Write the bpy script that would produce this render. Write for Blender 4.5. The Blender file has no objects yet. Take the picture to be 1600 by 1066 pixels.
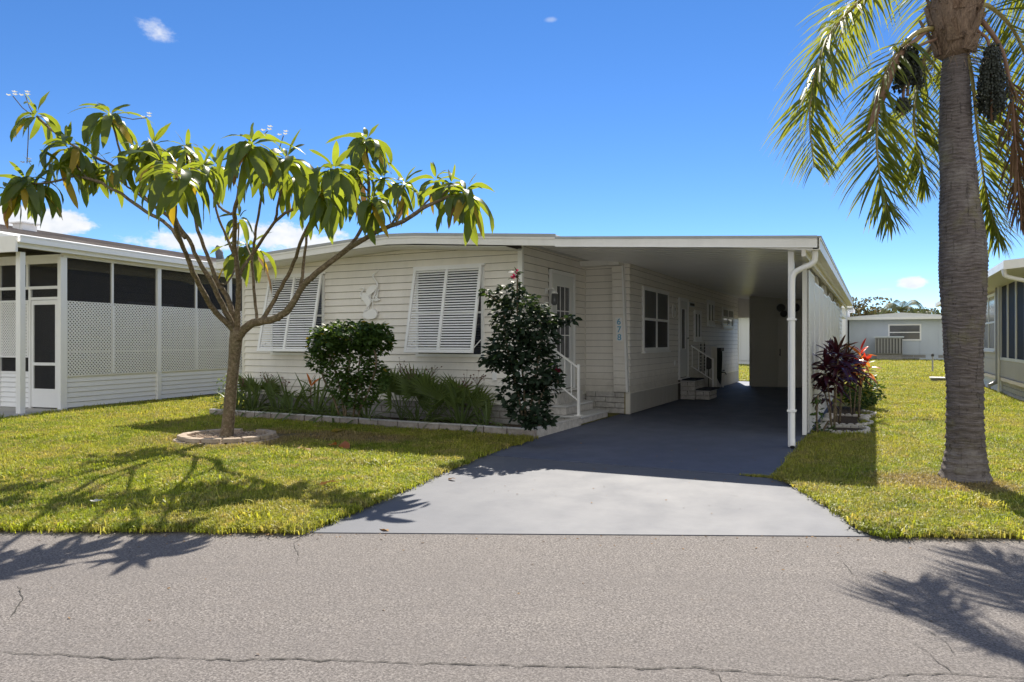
import bpy, bmesh, math, random
from mathutils import Vector, Matrix, Quaternion
R = math.radians
rnd = random.Random(7)

# ---------------------------------------------------------------- camera, sky, sun, exposure
scene = bpy.context.scene
COL = scene.collection
cam_d = bpy.data.cameras.new('camera')
cam_d.sensor_width = 36.0
cam_d.lens = 36.0 * 1123.0 / 1600.0
cam_d.shift_y = 1.0 / 1600.0
cam_d.clip_end = 2000
cam_d.clip_start = 0.05
cam = bpy.data.objects.new('camera', cam_d)
cam.location = (5.107, -10.495, 1.42)
cam.rotation_euler = (R(90), 0, R(26.708))
COL.objects.link(cam)
scene.camera = cam
scene.view_settings.view_transform = 'Standard'
scene.view_settings.look = 'None'
scene.view_settings.gamma = 1
scene.view_settings.use_curve_mapping = False
scene.view_settings.exposure = 1.4
SUN = Vector((-0.232, 0.86, 1.0)).normalized()          # towards the sun
SUN_ELEV = math.asin(SUN.z)
SUN_AZ = math.atan2(SUN.x, SUN.y)
sun_d = bpy.data.lights.new('sun', 'SUN')
sun_d.energy = 3.5
sun_d.angle = R(0.53)
sun_d.color = (1.0, 0.93, 0.81)
sun = bpy.data.objects.new('sun', sun_d)
sun.rotation_euler = (-SUN).to_track_quat('-Z', 'Y').to_euler()
sun.location = (0, 20, 30)
COL.objects.link(sun)

world = bpy.data.worlds.new('World')
scene.world = world
world.use_nodes = True
wn = world.node_tree.nodes
wl = world.node_tree.links
wn.clear()
def WN(t, **k):
    n = wn.new(t)
    for a, b in k.items():
        setattr(n, a, b)
    return n
w_out = WN('ShaderNodeOutputWorld')
sky = WN('ShaderNodeTexSky', sky_type='NISHITA')
sky.sun_disc = False
sky.sun_elevation = SUN_ELEV
sky.sun_rotation = SUN_AZ
sky.altitude = 0
sky.air_density = 0.6
sky.dust_density = 0.0
sky.ozone_density = 2.6
bg = WN('ShaderNodeBackground')
bg.inputs['Strength'].default_value = 0.069
hsv = WN('ShaderNodeHueSaturation')
hsv.inputs['Saturation'].default_value = 1.22
hsv.inputs['Hue'].default_value = 0.504
wl.new(sky.outputs[0], hsv.inputs['Color'])
wl.new(hsv.outputs[0], bg.inputs['Color'])
geo = WN('ShaderNodeTexCoord')
def wmath(op, a, b=None, c=None):
    n = WN('ShaderNodeMath', operation=op)
    for i, v in enumerate((a, b, c)):
        if v is None:
            continue
        if isinstance(v, (int, float)):
            n.inputs[i].default_value = v
        else:
            wl.new(v, n.inputs[i])
    return n.outputs[0]
def wdot(vec):
    n = WN('ShaderNodeVectorMath', operation='DOT_PRODUCT')
    wl.new(geo.outputs['Generated'], n.inputs[0])
    n.inputs[1].default_value = vec
    return n.outputs['Value']
nz = WN('ShaderNodeTexNoise')
nz.inputs['Scale'].default_value = 34
nz.inputs['Detail'].default_value = 9
nz.inputs['Roughness'].default_value = 0.62
mp = WN('ShaderNodeMapping')
mp.inputs['Scale'].default_value = (1, 1, 1.7)
wl.new(geo.outputs['Generated'], mp.inputs[0])
wl.new(mp.outputs[0], nz.inputs['Vector'])
def cloud(c, a, b, amp, soft, dens):
    c = Vector(c).normalized()
    r = c.cross(Vector((0, 0, 1))).normalized()
    u = r.cross(c)
    f = wmath('GREATER_THAN', wdot(c), 0.2)
    x = wmath('DIVIDE', wdot(r), a)
    y = wmath('DIVIDE', wdot(u), b)
    d = wmath('SQRT', wmath('ADD', wmath('MULTIPLY', x, x), wmath('MULTIPLY', y, y)))
    v = wmath('ADD', wmath('SUBTRACT', 1.0, d), wmath('MULTIPLY', wmath('SUBTRACT', nz.outputs['Fac'], 0.5), amp))
    n = WN('ShaderNodeMapRange', interpolation_type='SMOOTHSTEP')
    wl.new(v, n.inputs['Value'])
    n.inputs['From Min'].default_value = 0.0
    n.inputs['From Max'].default_value = soft
    n.inputs['To Max'].default_value = dens
    return wmath('MULTIPLY', n.outputs[0], f)
masks = [cloud(*a) for a in (
    ((0.0409, 0.9966, 0.0722), .022, .0085, 1.6, .45, .95),
    ((-0.7432, 0.5641, 0.3597), .021, .016, 2.4, 1.0, .72),
    ((-0.3662, 0.8362, 0.4083), .010, .004, 1.2, .9, .30),
    ((-0.8505, 0.5071, 0.1398), .040, .018, 1.6, .35, 1.0),
    ((-0.8702, 0.4727, 0.1391), .040, .022, 1.6, .35, 1.0),
    ((-0.6884, 0.7124, 0.1364), .085, .022, 2.2, .5, .96),
    ((-0.7678, 0.6282, 0.1259), .080, .014, 2.2, .6, .92),
    ((-0.6215, 0.7738, 0.1227), .060, .014, 2.0, .6, .8),
    ((0.0141, 0.9978, 0.0646), .012, .002, 1.2, .8, .25))]
m = masks[0]
for k in masks[1:]:
    m = wmath('MAXIMUM', m, k)
# unseen cumulus added, thickest behind the camera, to lift fill on shaded fronts
nz3 = WN('ShaderNodeTexNoise')
nz3.inputs['Scale'].default_value = 3.1
nz3.inputs['Detail'].default_value = 8
nz3.inputs['Roughness'].default_value = 0.55
mp3 = WN('ShaderNodeMapping')
mp3.inputs['Scale'].default_value = (1, 1, 2.4)
wl.new(geo.outputs['Generated'], mp3.inputs[0])
wl.new(mp3.outputs[0], nz3.inputs['Vector'])
elev = wdot((0, 0, 1))
away = wmath('SUBTRACT', 0.15, wdot((-0.4495, 0.8933, 0)))
cv = wmath('ADD', wmath('MULTIPLY', wmath('MINIMUM', away, 0.60), 0.75), wmath('SUBTRACT', nz3.outputs['Fac'], 0.55))
cv = wmath('SUBTRACT', cv, wmath('MULTIPLY', wmath('MAXIMUM', wmath('SUBTRACT', elev, 0.45), 0), 0.5))
cmr = WN('ShaderNodeMapRange', interpolation_type='SMOOTHSTEP')
wl.new(cv, cmr.inputs['Value'])
cmr.inputs['From Max'].default_value = 0.09
cmr.inputs['To Max'].default_value = 0.95
m = wmath('MAXIMUM', m, cmr.outputs[0])
nz2 = WN('ShaderNodeTexNoise')
nz2.inputs['Scale'].default_value = 60
nz2.inputs['Detail'].default_value = 5
wl.new(mp.outputs[0], nz2.inputs['Vector'])
ccol = WN('ShaderNodeMixRGB')
wl.new(nz2.outputs['Fac'], ccol.inputs[0])
ccol.inputs[1].default_value = (0.62, 0.68, 0.78, 1)
ccol.inputs[2].default_value = (1.0, 0.98, 0.95, 1)
bgc = WN('ShaderNodeBackground')
bgc.inputs['Strength'].default_value = 0.44
wl.new(ccol.outputs[0], bgc.inputs['Color'])
mixw = WN('ShaderNodeMixShader')
wl.new(m, mixw.inputs[0])
wl.new(bg.outputs[0], mixw.inputs[1])
wl.new(bgc.outputs[0], mixw.inputs[2])
wl.new(mixw.outputs[0], w_out.inputs[0])
cy = scene.cycles
cy.max_bounces = 10
cy.diffuse_bounces = 5
cy.transparent_max_bounces = 24
cy.sample_clamp_indirect = 6
cy.use_denoising = True

# ---------------------------------------------------------------- materials
class NT:
    def __init__(s, name):
        s.m = bpy.data.materials.new(name)
        s.m.use_nodes = True
        s.t = s.m.node_tree
        s.t.nodes.clear()
        s.out = s.n('ShaderNodeOutputMaterial')
        s.geo = s.n('ShaderNodeNewGeometry')
    def n(s, t, **k):
        x = s.t.nodes.new(t)
        for a, b in k.items():
            setattr(x, a, b)
        return x
    def l(s, a, b):
        s.t.links.new(a, b)
    def noise(s, scale, detail=4, rough=0.55, vec=None, stretch=None):
        x = s.n('ShaderNodeTexNoise')
        x.inputs['Scale'].default_value = scale
        x.inputs['Detail'].default_value = detail
        x.inputs['Roughness'].default_value = rough
        v = vec or s.geo.outputs['Position']
        if stretch:
            mpn = s.n('ShaderNodeMapping')
            mpn.inputs['Scale'].default_value = stretch
            s.l(v, mpn.inputs[0])
            v = mpn.outputs[0]
        s.l(v, x.inputs['Vector'])
        return x.outputs['Fac']
    def ramp(s, fac, stops):
        x = s.n('ShaderNodeValToRGB')
        e = x.color_ramp.elements
        while len(e) < len(stops):
            e.new(0.5)
        for i, (p, c) in enumerate(stops):
            e[i].position = p
            e[i].color = (c, c, c, 1) if isinstance(c, (int, float)) else (*c, 1)
        s.l(fac, x.inputs[0])
        return x.outputs[0]
    def mix(s, f, a, b, mode='MIX'):
        x = s.n('ShaderNodeMixRGB', blend_type=mode)
        for i, v in enumerate((f, a, b)):
            if isinstance(v, (int, float)):
                x.inputs[i].default_value = v if i == 0 else (v, v, v, 1)
            elif isinstance(v, tuple):
                x.inputs[i].default_value = (*v, 1)
            else:
                s.l(v, x.inputs[i])
        return x.outputs[0]
    def math(s, op, a, b=0.0):
        x = s.n('ShaderNodeMath', operation=op)
        for i, v in enumerate((a, b)):
            if isinstance(v, (int, float)):
                x.inputs[i].default_value = v
            else:
                s.l(v, x.inputs[i])
        return x.outputs[0]
    def principled(s, col, rough=0.6, spec=0.4, bump=None, bstr=0.3, bdist=0.01, metal=0.0):
        p = s.n('ShaderNodeBsdfPrincipled')
        if isinstance(col, tuple):
            p.inputs['Base Color'].default_value = (*col, 1)
        else:
            s.l(col, p.inputs['Base Color'])
        if isinstance(rough, (int, float)):
            p.inputs['Roughness'].default_value = rough
        else:
            s.l(rough, p.inputs['Roughness'])
        p.inputs['Specular IOR Level'].default_value = spec
        p.inputs['Metallic'].default_value = metal
        if bump is not None:
            b = s.n('ShaderNodeBump')
            b.inputs['Strength'].default_value = bstr
            b.inputs['Distance'].default_value = bdist
            s.l(bump, b.inputs['Height'])
            s.l(b.outputs[0], p.inputs['Normal'])
        return p
    def end(s, sh):
        s.l(sh.outputs[0], s.out.inputs[0])
        return s.m

def painted(name, col, rough=0.45, vary=0.08, scale=1.6, dirt=0.0, bump=0.05, spec=0.4, splash=0.0):
    t = NT(name)
    n1 = t.noise(scale, 5, 0.6)
    c = t.mix(n1, tuple(x * (1 - vary) for x in col), tuple(min(1, x * (1 + vary)) for x in col))
    if dirt:
        n2 = t.noise(3.2, 7, 0.7, stretch=(1, 1, 0.35))
        f = t.ramp(n2, [(0.45, 0.0), (0.8, dirt)])
        c = t.mix(f, c, (0.22, 0.2, 0.16))
    if splash:
        sp_ = t.n('ShaderNodeSeparateXYZ')
        t.l(t.geo.outputs['Position'], sp_.inputs[0])
        hgt = t.math('ADD', sp_.outputs[2], t.math('MULTIPLY', t.noise(7, 5, 0.7), -0.5))
        c = t.mix(t.ramp(hgt, [(0.15, splash), (0.55, 0.0)]), c, (0.30, 0.27, 0.21))
    oi = t.n('ShaderNodeObjectInfo')
    c = t.mix(t.math('MULTIPLY', oi.outputs['Random'], 0.07), c, (0.35, 0.33, 0.30))
    p = t.principled(c, rough, spec, t.mix(0.3, t.noise(90, 3), t.noise(3.5, 3)), bump, 0.004)
    return t.end(p)

M = {}
M['siding'] = painted('cream_vinyl_siding', (0.84, 0.80, 0.73), 0.5, 0.06, 0.8, 0.16, splash=.45)
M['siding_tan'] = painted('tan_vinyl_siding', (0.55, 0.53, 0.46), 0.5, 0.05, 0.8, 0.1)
M['gap_shade'] = painted('wall_core_gap_shade', (0.16, 0.14, 0.12), 0.9, 0.1, 2)  # wall core coloured dark so the board gaps look like shadow lines
M['white'] = painted('white_painted_metal', (0.88, 0.875, 0.855), 0.38, 0.04, 2.0, 0.05)
M['fascia'] = painted('weathered_white_fascia', (0.83, 0.81, 0.76), 0.42, 0.06, 1.2, 0.16)
M['shutter'] = painted('white_shutter_paint', (0.85, 0.85, 0.84), 0.4, 0.04, 2.0, 0.06)
M['drip'] = painted('grey_drip_edge', (0.40, 0.41, 0.41), 0.5, 0.15, 1.5, 0.4)
M['ceiling'] = painted('ceiling_pan_metal', (0.86, 0.85, 0.85), 0.28, 0.05, 0.7, 0.06, 0.03, 0.5)
M['roof'] = painted('roof_membrane', (0.62, 0.62, 0.60), 0.7, 0.1, 0.7, 0.2)
M['skirt'] = painted('skirting_panel_paint', (0.66, 0.66, 0.66), 0.55, 0.06, 1.3, 0.22, splash=.6)
M['cream_trim'] = painted('cream_trim', (0.72, 0.69, 0.61), 0.45, 0.05, 1.0, 0.08)
M['door'] = painted('white_door_paint', (0.74, 0.75, 0.74), 0.4, 0.04, 1.0, 0.04)
M['shed_door'] = painted('beige_door_paint', (0.60, 0.57, 0.50), 0.45, 0.04, 1.0, 0.06)
M['mat'] = painted('dark_rubber_mat', (0.025, 0.028, 0.04), 0.9, 0.3, 30, 0, 0.3)
M['black'] = painted('black_iron', (0.03, 0.03, 0.032), 0.5, 0.2, 8)
M['steel'] = painted('grey_metal', (0.33, 0.33, 0.33), 0.4, 0.15, 6)
M['blue'] = painted('light_blue_numeral', (0.14, 0.42, 0.62), 0.5, 0.05, 5)
M['plastic_hose'] = painted('dark_green_hose', (0.02, 0.035, 0.03), 0.45, 0.2, 9)
M['bluegrey'] = painted('pale_blue_grey_siding', (0.52, 0.57, 0.63), 0.6, 0.05, 0.5, 0.08)
M['white_far'] = painted('white_stucco', (0.72, 0.73, 0.74), 0.7, 0.05, 0.5, 0.08)
M['beige'] = painted('beige_grey_panel', (0.60, 0.54, 0.45), 0.6, 0.06, 0.7, 0.15)
M['terracotta'] = painted('terracotta', (0.36, 0.13, 0.06), 0.8, 0.15, 6)

def block_mat(name, a, b, dirt=0.3):
    t = NT(name)
    oi = t.n('ShaderNodeObjectInfo')
    c = t.mix(oi.outputs['Random'], a, b)
    n1 = t.noise(14, 7, 0.7)
    c = t.mix(t.ramp(n1, [(0.35, 0.0), (0.75, 1.0)]), c, tuple(x * 0.66 for x in a))
    n2 = t.noise(5, 6, 0.7)
    c = t.mix(t.ramp(n2, [(0.5, 0.0), (0.75, dirt)]), c, (0.09, 0.085, 0.06))
    return t.end(t.principled(c, 0.9, 0.2, t.mix(0.5, n1, t.noise(70, 4)), 0.6, 0.012))
M['block'] = block_mat('painted_split_block', (0.58, 0.55, 0.51), (0.68, 0.65, 0.61), 0.25)
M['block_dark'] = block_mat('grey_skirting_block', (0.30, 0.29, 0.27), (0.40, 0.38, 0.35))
M['edge_block'] = block_mat('garden_edging_block', (0.36, 0.31, 0.28), (0.46, 0.41, 0.37))
M['edge_cap'] = block_mat('edging_cap', (0.56, 0.54, 0.52), (0.66, 0.63, 0.6), 0.2)
M['scallop'] = block_mat('scalloped_edging', (0.55, 0.52, 0.46), (0.68, 0.64, 0.58), 0.3)
M['ring'] = block_mat('tan_retaining_block', (0.42, 0.34, 0.26), (0.55, 0.45, 0.36), 0.3)
M['tread'] = painted('painted_step_tread', (0.62, 0.62, 0.61), 0.6, 0.08, 4, 0.25, 0.3)

def glass(name, col, rough=0.04):
    t = NT(name)
    p = t.principled(col, rough, 0.8)
    return t.end(p)
M['glass'] = glass('dark_window_glass', (0.012, 0.016, 0.03))
M['glass_top'] = glass('screened_window_glass', (0.075, 0.08, 0.085), 0.3)
M['glass_far'] = glass('far_window_glass', (0.05, 0.055, 0.06), 0.1)
def curtain():
    t = NT('sheer_curtain_behind_glass')
    w = t.n('ShaderNodeTexWave')
    w.inputs['Scale'].default_value = 7
    w.inputs['Distortion'].default_value = 1.5
    w.bands_direction = 'Y'
    t.l(t.geo.outputs['Position'], w.inputs['Vector'])
    c = t.ramp(w.outputs['Fac'], [(0.2, (0.03, 0.035, 0.045)), (0.8, (0.13, 0.14, 0.16))])
    return t.end(t.principled(c, 0.08, 0.7))
M['curtain'] = curtain()
def screen(name, col, alpha):
    t = NT(name)
    d = t.principled(col, 0.7, 0.3)
    tr = t.n('ShaderNodeBsdfTransparent')
    mx = t.n('ShaderNodeMixShader')
    mx.inputs[0].default_value = alpha
    t.l(tr.outputs[0], mx.inputs[1])
    t.l(d.outputs[0], mx.inputs[2])
    return t.end(mx)
M['screen'] = screen('dark_insect_screen', (0.026, 0.026, 0.030), 0.46)
M['screen_blue'] = screen('blue_black_screen', (0.02, 0.024, 0.04), 0.85)

def asphalt():
    t = NT('worn_asphalt')
    n1 = t.noise(82, 4, 0.85)
    n2 = t.noise(60, 4, 0.7)
    n3 = t.noise(0.8, 5, 0.6)
    n4 = t.noise(7, 5, 0.6)
    v = t.n('ShaderNodeTexVoronoi')
    v.inputs['Scale'].default_value = 105
    t.l(t.geo.outputs['Position'], v.inputs['Vector'])
    c = t.ramp(n1, [(0.36, (0.045, 0.041, 0.039)), (0.5, (0.150, 0.136, 0.129)), (0.64, (0.33, 0.302, 0.285))])
    vs = t.n('ShaderNodeSeparateColor')
    t.l(v.outputs['Color'], vs.inputs[0])
    c = t.mix(t.ramp(vs.outputs[0], [(0.80, 0.0), (0.95, 0.55)]), c, (0.33, 0.305, 0.285))
    c = t.mix(t.ramp(vs.outputs[1], [(0.80, 0.0), (0.95, 0.7)]), c, (0.07, 0.065, 0.06))
    c = t.mix(t.ramp(n3, [(0.3, 0.0), (0.7, 0.35)]), c, (0.150, 0.137, 0.130))
    # wheel paths and mottled wear running along the street
    mpr = t.n('ShaderNodeMapping')
    mpr.inputs['Rotation'].default_value = (0, 0, -0.4389)
    t.l(t.geo.outputs['Position'], mpr.inputs[0])
    n5 = t.noise(1.0, 4, 0.5, vec=mpr.outputs[0], stretch=(.06, 1.1, 1))
    c = t.mix(t.ramp(n5, [(0.42, 0.0), (0.62, 0.38)]), c, (0.125, 0.115, 0.112))
    n6 = t.noise(1.7, 6, 0.7, vec=mpr.outputs[0], stretch=(.5, 1, 1))
    c = t.mix(t.ramp(n6, [(0.60, 0.0), (0.75, 0.4)]), c, (0.235, 0.213, 0.195))
    c = t.mix(t.ramp(n4, [(0.5, 0.0), (0.8, 0.16)]), c, (0.24, 0.21, 0.185))
    return t.end(t.principled(c, 0.9, 0.2, t.mix(0.35, n1, v.outputs['Distance']), 0.4, 0.010))
M['asphalt'] = asphalt()
def concrete(name, col, dark, mid=0.4):
    t = NT(name)
    n1 = t.noise(120, 4, 0.7)
    n2 = t.noise(2.2, 7, 0.62, stretch=(1, 0.7, 1))
    n3 = t.noise(0.7, 5, 0.6)
    c = t.mix(t.ramp(n2, [(0.35, 0.0), (0.75, mid)]), col, dark)
    c = t.mix(t.ramp(n3, [(0.4, 0.0), (0.8, 0.2)]), c, tuple(x * 1.08 for x in col))
    c = t.mix(t.ramp(n1, [(0.4, 0.0), (0.7, 0.22)]), c, dark)
    n4 = t.noise(0.55, 3, 0.5, stretch=(2.2, .35, 1))
    c = t.mix(t.ramp(n4, [(0.50, 0.0), (0.70, 0.16)]), c, dark)
    n5 = t.noise(3.1, 3, 0.4)
    c = t.mix(t.ramp(n5, [(0.70, 0.0), (0.76, 0.35)]), c, tuple(x * .8 for x in dark))
    n6 = t.noise(30, 6, 0.75, stretch=(.2, 1, 1))
    c = t.mix(t.ramp(n6, [(0.40, 0.0), (0.75, 0.35)]), c, tuple(x * 1.25 for x in col))
    r = t.ramp(n2, [(0.3, 0.55), (0.8, 0.75)])
    return t.end(t.principled(c, r, 0.35, n1, 0.25, 0.006))
M['apron'] = concrete('grey_painted_apron', (0.112, 0.118, 0.138), (0.084, 0.090, 0.106), 0.22)
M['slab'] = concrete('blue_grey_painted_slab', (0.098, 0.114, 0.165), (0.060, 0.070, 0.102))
M['patio'] = concrete('plain_concrete', (0.42, 0.40, 0.37), (0.28, 0.27, 0.24))
M['crack'] = painted('crack_void', (0.03, 0.028, 0.025), 0.95)
def soil(name, a, b):
    t = NT(name)
    n1 = t.noise(55, 6, 0.7)
    n2 = t.noise(6, 5, 0.6)
    c = t.ramp(n1, [(0.3, a), (0.7, b)])
    c = t.mix(t.ramp(n2, [(0.4, 0.0), (0.7, 0.5)]), c, tuple(x * 0.6 for x in a))
    return t.end(t.principled(c, 0.95, 0.15, n1, 0.9, 0.03))
M['soil'] = soil('dark_garden_soil', (0.045, 0.034, 0.024), (0.12, 0.09, 0.065))
M['mulch'] = soil('bark_and_pebble_mulch', (0.17, 0.11, 0.075), (0.42, 0.31, 0.24))

def lawn_col(t, dark=False):
    n1 = t.noise(0.9, 5, 0.6)
    n2 = t.noise(9, 5, 0.7)
    a, b, d = (0.175, 0.240, 0.028), (0.335, 0.385, 0.050), (0.62, 0.50, 0.26)
    c = t.mix(t.ramp(n1, [(0.35, 0.0), (0.65, 1.0)]), a, b)
    c = t.mix(t.ramp(n2, [(0.50, 0.0), (0.70, 0.8)]), c, d)
    n3 = t.noise(2.6, 6, 0.7)
    c = t.mix(t.ramp(n3, [(0.50, 0.0), (0.68, 0.7)]), c, (0.40, 0.32, 0.21))
    c = t.mix(t.ramp(n3, [(0.30, 0.75), (0.42, 0.0)]), c, (0.10, 0.19, 0.025))
    n4 = t.noise(0.33, 3, 0.5)
    c = t.mix(t.ramp(n4, [(0.45, 0.0), (0.62, 0.35)]), c, (0.45, 0.38, 0.12))
    for px_, py_, sx_, sy_ in ((-1.7, -2.25, 1.3, .5), (5.75, -2.35, .75, .55), (-3.0, -3.1, 1.2, 1.1)):
        m_ = t.n('ShaderNodeMapping')
        m_.vector_type = 'POINT'
        m_.inputs['Scale'].default_value = (1 / sx_, 1 / sy_, 0)
        m_.inputs['Location'].default_value = (-px_ / sx_, -py_ / sy_, 0)
        t.l(t.geo.outputs['Position'], m_.inputs[0])
        ln = t.n('ShaderNodeVectorMath', operation='LENGTH')
        t.l(m_.outputs[0], ln.inputs[0])
        v = t.math('ADD', ln.outputs['Value'], t.math('MULTIPLY', n2, -0.7))
        c = t.mix(t.ramp(v, [(0.25, 0.8), (0.75, 0.0)]), c, (0.33, 0.25, 0.17))
    return c
def lawn_ground():
    t = NT('turf_floor')
    c = t.mix(0.5, lawn_col(t), (0.26, 0.21, 0.11))
    n = t.noise(160, 5, 0.75)
    c = t.mix(t.ramp(n, [(0.35, 0.6), (0.65, 0.0)]), c, (0.03, 0.035, 0.01))
    return t.end(t.principled(c, 0.9, 0.1, n, 0.9, 0.03))
M['lawn'] = lawn_ground()
def foliage(name, col, back, trans=0.45, rough=0.4, spec=0.4, vary=0.25, pos=None, inst=False):
    t = NT(name)
    if pos == 'lawn':
        c = lawn_col(t)
        at = t.n('ShaderNodeAttribute', attribute_name='bl')
        c = t.mix(at.outputs['Fac'], t.mix(1.0, c, (0.55, 0.55, 0.55), 'MULTIPLY'), t.mix(1.0, c, (1.45, 1.38, 1.15), 'MULTIPLY'))
        cb = t.mix(1.0, c, (1.5, 1.45, 0.7), 'MULTIPLY')
    else:
        n = t.noise(vary * 16 + 3, 3, 0.6)
        oi = t.n('ShaderNodeObjectInfo')
        f = t.math('ADD', t.math('MULTIPLY', n, 0.6), t.math('MULTIPLY', oi.outputs['Random'], 0.4))
        c = t.mix(f, tuple(x * (1 - vary) for x in col), tuple(x * (1 + vary) for x in col))
        cb = t.mix(f, tuple(x * (1 - vary) for x in back), tuple(x * (1 + vary) for x in back))
    p = t.principled(c, rough, spec)
    tr = t.n('ShaderNodeBsdfTranslucent')
    t.l(cb, tr.inputs['Color'])
    mx = t.n('ShaderNodeMixShader')
    mx.inputs[0].default_value = trans
    t.l(p.outputs[0], mx.inputs[1])
    t.l(tr.outputs[0], mx.inputs[2])
    return t.end(mx)
M['blade'] = foliage('grass_blade', None, None, 0.42, 0.5, 0.3, pos='lawn')
M['leaf'] = foliage('glossy_tree_leaf', (0.048, 0.082, 0.026), (0.36, 0.42, 0.03), 0.48, 0.36, 0.38, 0.4)
M['leaf_yellow'] = foliage('yellowing_leaf', (0.32, 0.24, 0.03), (0.60, 0.40, 0.02), 0.45, 0.4, 0.3)
M['leaf_dry'] = foliage('dry_brown_leaf', (0.28, 0.17, 0.08), (0.3, 0.16, 0.06), 0.25, 0.7, 0.2)
M['palm_leaf'] = foliage('palm_leaflet', (0.065, 0.092, 0.026), (0.38, 0.40, 0.04), 0.42, 0.5, 0.3, 0.3)
M['palm_dry'] = foliage('dry_palm_leaflet', (0.16, 0.10, 0.055), (0.2, 0.11, 0.05), 0.25, 0.7, 0.2)
M['palm_gold'] = painted('yellow_green_rachis', (0.30, 0.24, 0.08), 0.5, 0.2, 5)
M['shrub'] = foliage('shrub_leaf', (0.050, 0.095, 0.020), (0.12, 0.19, 0.02), 0.3, 0.5, 0.3, 0.35)
M['shrub_dark'] = foliage('dark_shrub_leaf', (0.022, 0.040, 0.022), (0.05, 0.08, 0.02), 0.25, 0.55, 0.25, 0.35)
M['strap'] = foliage('strap_leaf', (0.105, 0.150, 0.050), (0.20, 0.26, 0.04), 0.3, 0.4, 0.35, 0.35)
M['fan'] = foliage('fan_palm_leaf', (0.13, 0.18, 0.055), (0.22, 0.28, 0.05), 0.3, 0.4, 0.35, 0.3)
M['purple'] = foliage('maroon_cordyline_leaf', (0.045, 0.012, 0.020), (0.10, 0.012, 0.022), 0.3, 0.3, 0.45, 0.5)
M['red'] = foliage('scarlet_cordyline_leaf', (0.45, 0.03, 0.03), (0.7, 0.05, 0.02), 0.4, 0.35, 0.4, 0.3)
M['orange'] = foliage('orange_cordyline_leaf', (0.50, 0.16, 0.04), (0.8, 0.25, 0.04), 0.4, 0.35, 0.4, 0.3)
M['pinkflower'] = foliage('magenta_bract', (0.30, 0.02, 0.07), (0.4, 0.02, 0.08), 0.4, 0.5, 0.3)
M['flower'] = foliage('white_flower', (0.75, 0.73, 0.66), (0.7, 0.68, 0.6), 0.35, 0.5, 0.3, 0.05)
M['dryflower'] = foliage('dried_flower_head', (0.22, 0.14, 0.11), (0.2, 0.12, 0.1), 0.2, 0.8, 0.2)
M['far_leaf'] = foliage('far_tree_leaf', (0.075, 0.095, 0.045), (0.14, 0.16, 0.05), 0.3, 0.6, 0.2, 0.4)
M['far_leaf2'] = foliage('far_tree_leaf_brownish', (0.10, 0.095, 0.055), (0.16, 0.13, 0.06), 0.3, 0.6, 0.2, 0.4)

def bark():
    t = NT('speckled_grey_bark')
    n1 = t.noise(26, 6, 0.7)
    n2 = t.noise(9, 5, 0.7, stretch=(1, 1, 2.4))
    c = t.ramp(n1, [(0.3, (0.075, 0.055, 0.036)), (0.5, (0.17, 0.128, 0.085)), (0.72, (0.36, 0.30, 0.22))])
    c = t.mix(t.ramp(n2, [(0.45, 0.0), (0.65, 0.55)]), c, (0.12, 0.115, 0.06))
    return t.end(t.principled(c, 0.85, 0.2, t.mix(0.5, n1, n2), 0.9, 0.02))
M['bark'] = bark()
def palm_bark():
    t = NT('ringed_palm_bark')
    n1 = t.noise(10, 6, 0.65, stretch=(1, 1, 7))
    n2 = t.noise(60, 5, 0.7, stretch=(1.6, 1.6, .5))
    n3 = t.noise(2.3, 5, 0.7)
    n4 = t.noise(34, 4, 0.6, stretch=(1, 1, 0.12))
    c = t.ramp(n1, [(0.3, (0.075, 0.063, 0.060)), (0.5, (0.155, 0.132, 0.126)), (0.72, (0.26, 0.23, 0.22))])
    c = t.mix(t.ramp(n2, [(0.4, 0.0), (0.7, 0.45)]), c, (0.12, 0.105, 0.095))
    c = t.mix(t.ramp(n3, [(0.53, 0.0), (0.66, 0.6)]), c, (0.20, 0.185, 0.10))
    c = t.mix(t.ramp(n4, [(0.60, 0.0), (0.66, 0.75)]), c, (0.05, 0.042, 0.038))
    n5 = t.noise(1.1, 6, 0.7)
    c = t.mix(t.ramp(n5, [(0.35, 0.5), (0.5, 0.0)]), c, (0.40, 0.37, 0.34))
    return t.end(t.principled(c, 0.92, 0.15, t.mix(0.5, n1, t.mix(0.5, n2, n4)), 1.0, 0.03))
M['palm_bark'] = palm_bark()
def fibre():
    t = NT('palm_boot_fibre')
    n1 = t.noise(22, 6, 0.7, stretch=(3, 3, .7))
    c = t.ramp(n1, [(0.3, (0.05, 0.030, 0.020)), (0.55, (0.25, 0.165, 0.11)), (0.75, (0.48, 0.37, 0.27))])
    oi = t.n('ShaderNodeObjectInfo')
    c = t.mix(t.math('MULTIPLY', oi.outputs['Random'], .6), c, (0.42, 0.32, 0.24))
    return t.end(t.principled(c, 0.95, 0.1, n1, 1.0, 0.04))
M['fibre'] = fibre()
M['spathe'] = painted('brown_woody_spathe', (0.20, 0.11, 0.065), 0.7, 0.3, 8)
M['fruit'] = painted('dark_green_palm_fruit', (0.016, 0.021, 0.012), 0.45, 0.4, 40)
def shingle():
    t = NT('weathered_shingle')
    oi = t.n('ShaderNodeObjectInfo')
    n1 = t.noise(40, 5, 0.7)
    n2 = t.noise(3.0, 5, 0.6, stretch=(1, .4, 1))
    c = t.ramp(n2, [(0.3, (0.20, 0.17, 0.15)), (0.7, (0.36, 0.32, 0.29))])
    c = t.mix(t.ramp(n1, [(0.4, 0.0), (0.7, 0.4)]), c, (0.14, 0.12, 0.11))
    return t.end(t.principled(c, 0.95, 0.1, n1, 0.6, 0.02))
M['shingle'] = shingle()

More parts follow.
